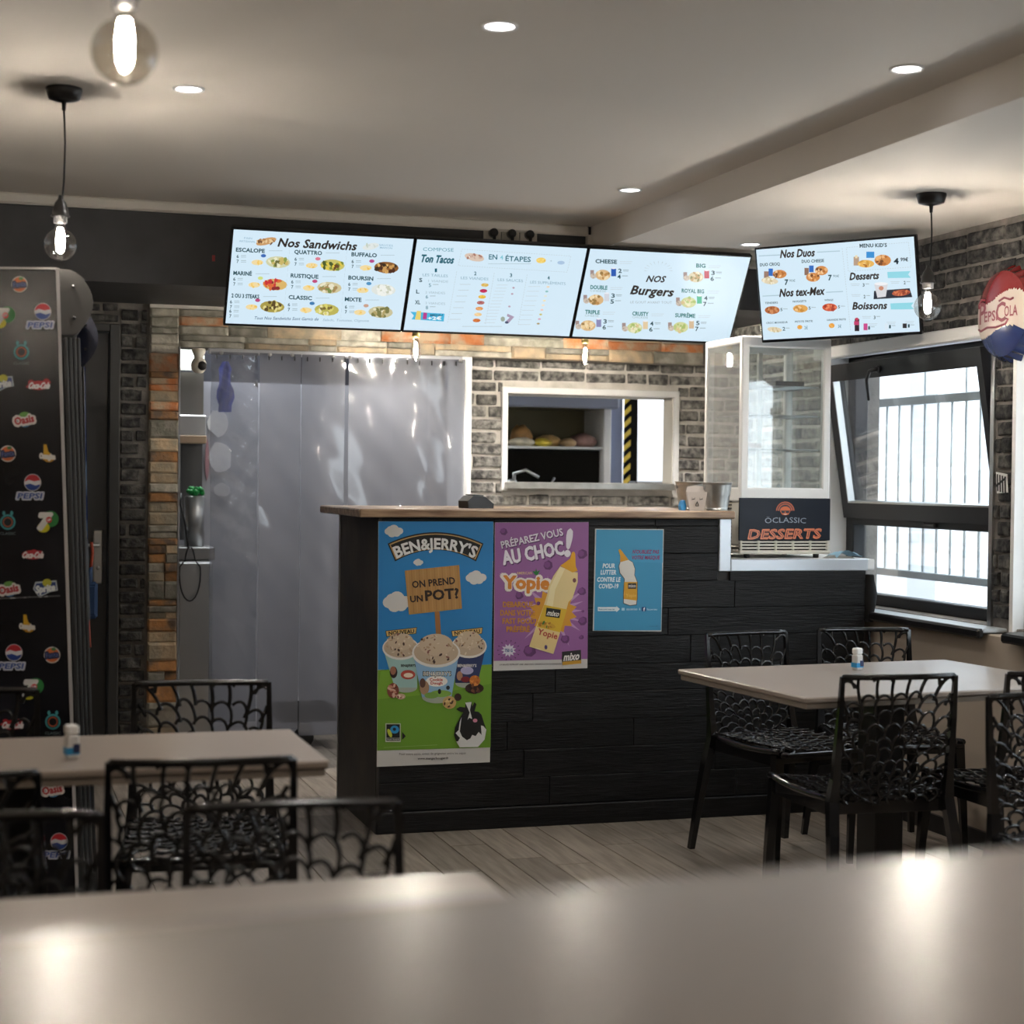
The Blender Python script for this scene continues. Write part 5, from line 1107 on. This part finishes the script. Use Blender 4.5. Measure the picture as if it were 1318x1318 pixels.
# stickers, laid on the leaning side panel
def sticker(kind, x, y, s=1.0):
    P = Print(Vector((.292, 5.2, 0))+Vector((0, -.0035, 0)), (math.cos(.037), 0, math.sin(.037)), (-math.sin(.037), 0, math.cos(.037)))
    if kind == 'orange':
        P.disc(x, y, 10.6, 10.6, 'd8cfc6', 1, 24); P.disc(x, y, 9.2, 9.2, 'd9703a', 1.6, 24); P.disc(x+2, y-7.5, 3, 2, '3a7a3a', 2); P.text('Fanta', x, y-.5, 17, 8.5, '1c2448', .10, rot=-.12, lv=2.4, shear=.1); P.text('Fanta', x, y-.5, 15.5, 6.5, '6a78b0', .0, rot=-.12, lv=3)
        lab = 'round orange soda sticker'
    elif kind == 'globe':
        P.disc(x+1, y-7, 11, 11, 'd8d4d4', 1, 24); P.disc(x+1, y-7, 10.2, 10.2, 'c02a34', 1.4, 24, PI, 2*PI); P.disc(x+1, y-7, 10.2, 10.2, '24428c', 1.4, 24, 0, PI)
        P.poly([(x-9.6, y-8), (x-4, y-10.5), (x+3, y-8.5), (x+11, y-10), (x+11, y-5), (x+5, y-3), (x-2, y-5.6), (x-9, y-4)], 'd8d8dc', 2); P.text('PEPSI', x-2.4, y+10, 33, 8.5, 'c8ccd8', .13, shear=.2, lv=2.2); P.text('PEPSI', x-2.4, y+10, 31, 7, '2a4a94', .03, shear=.2, lv=2.8)
        lab = 'red white and blue globe sticker'
    elif kind == 'ring':
        for k, (rr, c) in enumerate(((10, '3c8f94'), (7.6, '12161a'), (6.4, 'b5583a'), (5.0, '12161a'))): P.disc(x, y, rr, rr, c, 1+.4*k, 22)
        P.disc(x-5, y-11.5, 2, 3, '3c8f94', 1, 8); P.disc(x+5, y-11.5, 2, 3, '3c8f94', 1, 8); P.text('CLASSIC', x, y+14.5, 20, 3.6, '6a7a7c', .0, lv=1.5); lab = 'teal ring sticker'
    elif kind == 'seven':
        P.disc(x+6, y-3, 10.5, 10.5, '2a7a3a', 1, 20); P.disc(x-3, y+8, 8, 6.5, 'c8c02a', 1.4, 18); P.text('7', x-1.5, y-.5, 15, 20, 'e0e0dc', .08, lv=2, shear=.2); P.disc(x+4, y-2, 4, 4, 'c83a3a', 2.6, 14); P.text('UP', x+4, y-2, 5, 3, 'f0e8e8', .05, lv=3); lab = 'green and yellow lemon soda sticker'
    elif kind == 'cola':
        r = random.Random(int(x+y))
        for k in range(8): P.disc(x+r.uniform(-13, 13), y+r.uniform(-5, 4), r.uniform(2, 5), r.uniform(1.5, 4), 'a8242c', 1+.02*k, 9)
        P.disc(x, y+1, 14, 6, 'b02830', 1.3); P.text('Coca-Cola', x+1, y+1, 27, 8, 'e4dede', .055, shear=.35, lv=2); lab = 'red splash cola sticker'
    elif kind == 'fruit':
        P.disc(x+1, y, 10, 10, '3a7aa8', 1, 20); P.disc(x+1, y-4, 8, 6, '6aa04a', 1.4, 16); P.text('Oasis', x, y, 27, 12, 'e4dcd8', .12, rot=-.18, lv=2); P.text('Oasis', x, y, 25, 9.5, 'b52a30', .04, rot=-.18, lv=2.6); lab = 'blue fruit soda sticker with red lettering'
    elif kind == 'lime':
        P.poly([(x-16, y+2), (x-13, y-7), (x+14, y-9), (x+16, y+4), (x+6, y+6), (x-8, y+13)], 'b8c4cc', 1); P.poly([(x-14, y+2), (x-12, y-5), (x+13, y-7), (x+14, y+3), (x+5, y+5), (x-8, y+11)], '1c3a7a', 1.5); P.disc(x+2, y-6, 6, 5, 'b8b43a', 1.9, 14); P.text('Sprite', x, y+1, 25, 9, 'e8ecec', .06, rot=-.15, lv=2.4, shear=.15); lab = 'blue star shaped lime soda sticker'
    else:
        P.poly([(x-5, y-12), (x-1, y-12), (x+1, y-3), (x+6, y+2), (x+8, y+8), (x-6, y+8), (x-5, y-2)], 'd0a020', 1); P.disc(x+2, y+6, 7, 5, 'c8901c', 1.4, 14); P.text('Orangina', x, y+3, 20, 7, 'e0dcd4', .07, lv=2, rot=.05); lab = 'yellow bottle shaped soda sticker'
    o = P.build('sticker', M['decal'], f1); o['label'] = lab; return o
for k, x, y in (('orange', 25, 366), ('seven', 3, 408), ('globe', 54, 408), ('ring', 27.5, 453), ('lime', 2, 493), ('cola', 50, 495), ('fruit', 31, 540), ('orange', 10, 584), ('bottle', 61, 584), ('globe', 41, 628),
                ('ring', 10, 672), ('seven', 59, 671), ('cola', 42, 713), ('fruit', 11, 758), ('lime', 58.5, 756), ('bottle', 35, 803), ('globe', 17, 847), ('orange', 67, 843), ('seven', 40, 886), ('cola', 16, 932), ('ring', 68, 929), ('fruit', 67, 1016), ('globe', 75, 1090)): sticker(k, x, y)
# scuff line of the panel joint
o = MB().box((-.62, -.0042, 1.03), (-.02, -.003, 1.034)).build('panel_joint', mat('scuff_pale', (.08, .08, .08), .7, noise=30, col2=(.4, .4, .4), ramp=(.55, .6)), f1)
# marks on the bulkhead
tag(MB().box((.93, YF-.002, 2.285), (.942, YF, 2.31)).build('red_tape', mat('red_tape', (.35, .03, .03), .5)), 'tiny red tape mark on the charcoal bulkhead left of the screens', 'tape')

# ================================================================== CHAIRS (moulded, pierced like lace)
def clip(poly, px, py, nx, ny):
    out = []
    for i in range(len(poly)):
        a, b = poly[i], poly[(i+1) % len(poly)]; da = (a[0]-px)*nx+(a[1]-py)*ny; db = (b[0]-px)*nx+(b[1]-py)*ny
        if da <= 0: out.append(a)
        if (da < 0 < db) or (db < 0 < da): t = da/(da-db); out.append((a[0]+(b[0]-a[0])*t, a[1]+(b[1]-a[1])*t))
    return out
def scales(mb, W_, H_, rows, fmap, seed, r=.0047, k=1.12, top=None):
    """pierced shell: arcs of overlapping scales fanning out from the middle of the lower edge"""
    rn = random.Random(seed); sc = []
    for i, (R_, n_) in enumerate(rows):
        gap = (rows[i+1][0]-R_) if i+1 < len(rows) else R_-rows[i-1][0]
        for q in range(n_+1):
            a = PI*(q+(.5 if i % 2 else 0))/n_+rn.uniform(-.12, .12)*PI/n_; rt = PI*R_/n_*k*.60*rn.uniform(.92, 1.12); rr = gap*rn.uniform(.95, 1.2)
            sc.append((W_/2+R_*math.cos(a)*k, R_*math.sin(a), a, rt, rr, i, q))
    ins = lambda x, y, s: (((x-s[0])*math.cos(s[2])+(y-s[1])*math.sin(s[2]))/s[4])**2+((-(x-s[0])*math.sin(s[2])+(y-s[1])*math.cos(s[2]))/s[3])**2 < .985
    for s in sc:
        low = [t for t in sc if (t[5] < s[5] or (t[5] == s[5] and t[6] < s[6])) and abs(t[0]-s[0]) < .15 and abs(t[1]-s[1]) < .15]; run = []
        def flush():
            if len(run) > 1:
                mb.tube([fmap(*p) for p in run], r*(1.15 if s[5] % 3 == 0 else 1), 6, caps=False)
            run.clear()
        n = 20
        for q in range(n+1):
            t = -PI*.80+PI*1.6*q/n; u, w = s[4]*math.cos(t), s[3]*math.sin(t)
            x, y = s[0]+u*math.cos(s[2])-w*math.sin(s[2]), s[1]+u*math.sin(s[2])+w*math.cos(s[2])
            if not (-.004 < x < W_+.004 and -.004 < y < H_+.004): flush(); continue
            if any(ins(x, y, t_) for t_ in low):
                if run: run.append((x, y))
                flush(); continue
            run.append((x, y))
        flush()
BW, BH = .36, .40
def bmap(x, y):
    t = y/BH; hw = .185-.0*t; u = (x/BW-.5)*2
    z = .425+.385*t; yy = -.195-.055*t-.02*math.sin(PI*t)*.4; yy -= .028*(1-u*u)*(1-.3*t)
    return (u*(.180-.008*t*(1-t)), yy, z)
def smap(x, y):
    u = (x/.40-.5)*2; t = y/.43
    w = .185+.022*t
    z = .445-.018*(1-u*u)*math.sin(PI*min(1, t*1.05))+.004*u*u-(.03*max(0, t-.85)/.15*.5)
    return (u*w, -.20+.43*t, z)
def make_chair():
    root = empty('pierced_chair', (0, 0, 0), 0)
    back = MB()
    scales(back, BW, BH, [(.02, 2), (.045, 5), (.074, 8), (.106, 10), (.140, 12), (.176, 15), (.214, 17), (.255, 19), (.300, 22), (.350, 25), (.42, 29)], bmap, 3)
    back.build('backrest', M['chair'], root, recalc=False)
    seat = MB(); scales(seat, .40, .43, [(.02, 2), (.045, 5), (.074, 8), (.106, 10), (.140, 12), (.176, 15), (.214, 17), (.255, 19), (.300, 22), (.350, 25), (.41, 28), (.46, 30)], smap, 5, r=.005)
    seat.build('seat', M['chair'], root, recalc=False)
    fr = MB()
    top = [bmap(BW*k/12, BH) for k in range(13)]
    fr.tube([(p[0]*1.02, p[1], p[2]) for p in top], .0085, 8)
    fr.tube([(p[0], p[1]-.002, p[2]+.004) for p in top], .006, 8)
    fr.build('top_rail', M['chair'], root)
    ap = MB()
    f_ = [smap(.40*k/12, .43) for k in range(13)]
    ap.tube([(p[0], p[1]+.004, p[2]-.008) for p in f_], [.010]*13, 8)
    for s in (-1, 1):
        ap.tube([(s*(.187+.022*t), -.20+.43*t, .445-.012*math.sin(PI*t)-.006) for t in (0, .15, .3, .45, .6, .75, .9, 1)], .012, 8)
        v = [(s*.195, -.19, .435), (s*.215, .22, .420), (s*.213, .22, .385), (s*.194, -.19, .385), (s*.183, -.19, .435), (s*.203, .22, .420), (s*.201, .22, .385), (s*.182, -.19, .385)]
        v[1] = (v[1][0], v[1][1], .425)
        ap.add(v, [(0, 1, 2, 3), (4, 7, 6, 5), (0, 4, 5, 1), (1, 5, 6, 2), (2, 6, 7, 3), (3, 7, 4, 0)])
    ap.box((-.19, -.20, .39), (.19, -.188, .43), bev=.003).box((-.205, .212, .395), (.205, .224, .43), bev=.003)
    ap.build('seat_rim', M['chair'], root)
    for s in (-1, 1):
        l = MB(); pts = [(s*.222, -.285, 0), (s*.210, -.262, .16), (s*.198, -.228, .33), (s*.190, -.203, .43), (s*.187, -.215, .50), (s*.186, -.240, .68), (s*.185, -.252, .812)]
        l.tube(pts, [.015, .018, .022, .023, .017, .012, .009], 4, smooth=False); l.build('rear_leg', M['chair'], root)
        l = MB(); l.tube([(s*.222, .232, 0), (s*.214, .224, .2), (s*.204, .212, .36), (s*.201, .206, .425)], [.014, .018, .023, .025], 4, smooth=False); l.build('front_leg', M['chair'], root)
    return root
proto = make_chair()
CH = [  # back-top centre x, y, heading (0 = seat towards +y), label
    ((.600, 4.792), PI-.10, 'black lace chair behind the left table, facing the camera', 0),
    ((.437, 3.480), -.09, 'black lace chair with bright rail at the near side of the left table', 0),
    ((.534, 2.972), PI-.09, 'black lace chair in front at the left, right end of the blurred pair', 0),
    ((-.070, 3.430), -.06, 'black lace chair cut by the left frame edge near side of left table', 0),
    ((.018, 2.985), PI-.06, 'dark blurred lace chair at the bottom left, nearer than the bright railed one', 0),
    ((-.03, 4.735), PI-.05, 'black lace chair in front of the stickered fridge', 0),
    ((2.807, 5.952), PI+.20, 'black lace chair behind the left end of the right table', 1),
    ((3.340, 6.010), PI-.15, 'black lace chair behind the right table, beside the beige wall', 1),
    ((2.644, 4.538), -.06, 'black lace chair at the near side of the right table, its whole back in view', 1),
    ((3.195, 4.515), -.05, 'black lace chair at the right frame edge, tucked to the right table', 1),
    ((2.815, 4.035), PI-.04, 'black lace chair cut by the right frame edge, nearest on that side', 1)]
for i, ((x, y), rz, lab, g) in enumerate(CH):
    o = proto if i == 0 else copy_tree(proto)
    off = Matrix.Rotation(rz, 3, 'Z') @ Vector((0, -.252, 0))
    o.location = (x-off.x, y-off.y, 0); o.rotation_euler = (0, 0, rz)
    tag(o, lab, 'chair', 'black lace chairs around the ' + ('right table' if g else 'left tables'))

# ================================================================== TABLES
def table(x, y, w, d, h, rz, label, m=None, leg=True, th=.036, bev=.004):
    t = empty('dining_table' if h < 1 else 'high_table', (x, y, 0), rz, label, 'table')
    MB().box((-w/2, -d/2, h-.018), (w/2, d/2, h), bev=bev).build('tabletop', m or M['table'], t)
    MB().box((-w/2+.008, -d/2+.008, h-th), (w/2-.008, d/2-.008, h-.0185), bev=.002).build('edge_band', M['tableedge'], t)
    for sx in ((-1, 1) if w > 2 else (0,)):
        cx = sx*(w/2-.33)
        MB().box((cx-.055, -.055, .03), (cx+.055, .055, h-th), bev=.004).build('column', M['black'], t)
        MB().box((cx-.04, -.28 if d > .55 else -.2, 0), (cx+.04, .28 if d > .55 else .2, .03), bev=.008).box((cx-.20, -.04, 0), (cx+.20, .04, .03), bev=.008).build('foot_cross', M['black'], t)
    return t
table(.082, 4.042, 1.36, .50, .75, 0, 'greige table at the left with a small white shaker')
table(2.861, 5.022, 1.10, .80, .75, .0985-.005, 'greige table at the right beside the beige wall')
table(.10, 2.38, 1.36, .58, .75, 0, 'greige table in the foreground, its lit right corner showing beside the blurred high table')
tag(table(.436, .787, 3.2, .80, 1.09, .09, 'large blurred greige high table filling the bottom of the picture', mat('satin_greige_top', (.31, .262, .225), .27), bev=.006), None)

# ================================================================== SHAKERS
def shaker(loc, label, rz=0):
    t = empty('shaker', loc, rz, label, 'bottle', 'white shakers on the tables')
    MB().box((-.0145, -.0145, 0), (.0145, .0145, .054), bev=.004).build('bottle', mat('shaker_white', (.68, .67, .65), .35), t)
    MB().box((-.0142, -.0142, .0545), (.0142, .0142, .076), bev=.004).build('cap', M['white'], t)
    MB().box((-.0150, -.0150, .010), (.0150, .0150, .026)).build('label_band', mat('shaker_blue', (.03, .30, .60), .4), t)
    MB().box((.0, -.0156, .014), (.0152, -.0145, .034)).build('label_patch', mat('shaker_navy', (.02, .03, .10), .4), t)
shaker((.205, 3.955, .75), 'white shaker with a blue label on the left table', .2)
shaker((2.875, 5.215, .75), 'small white shaker with a blue label on the right table', .2)
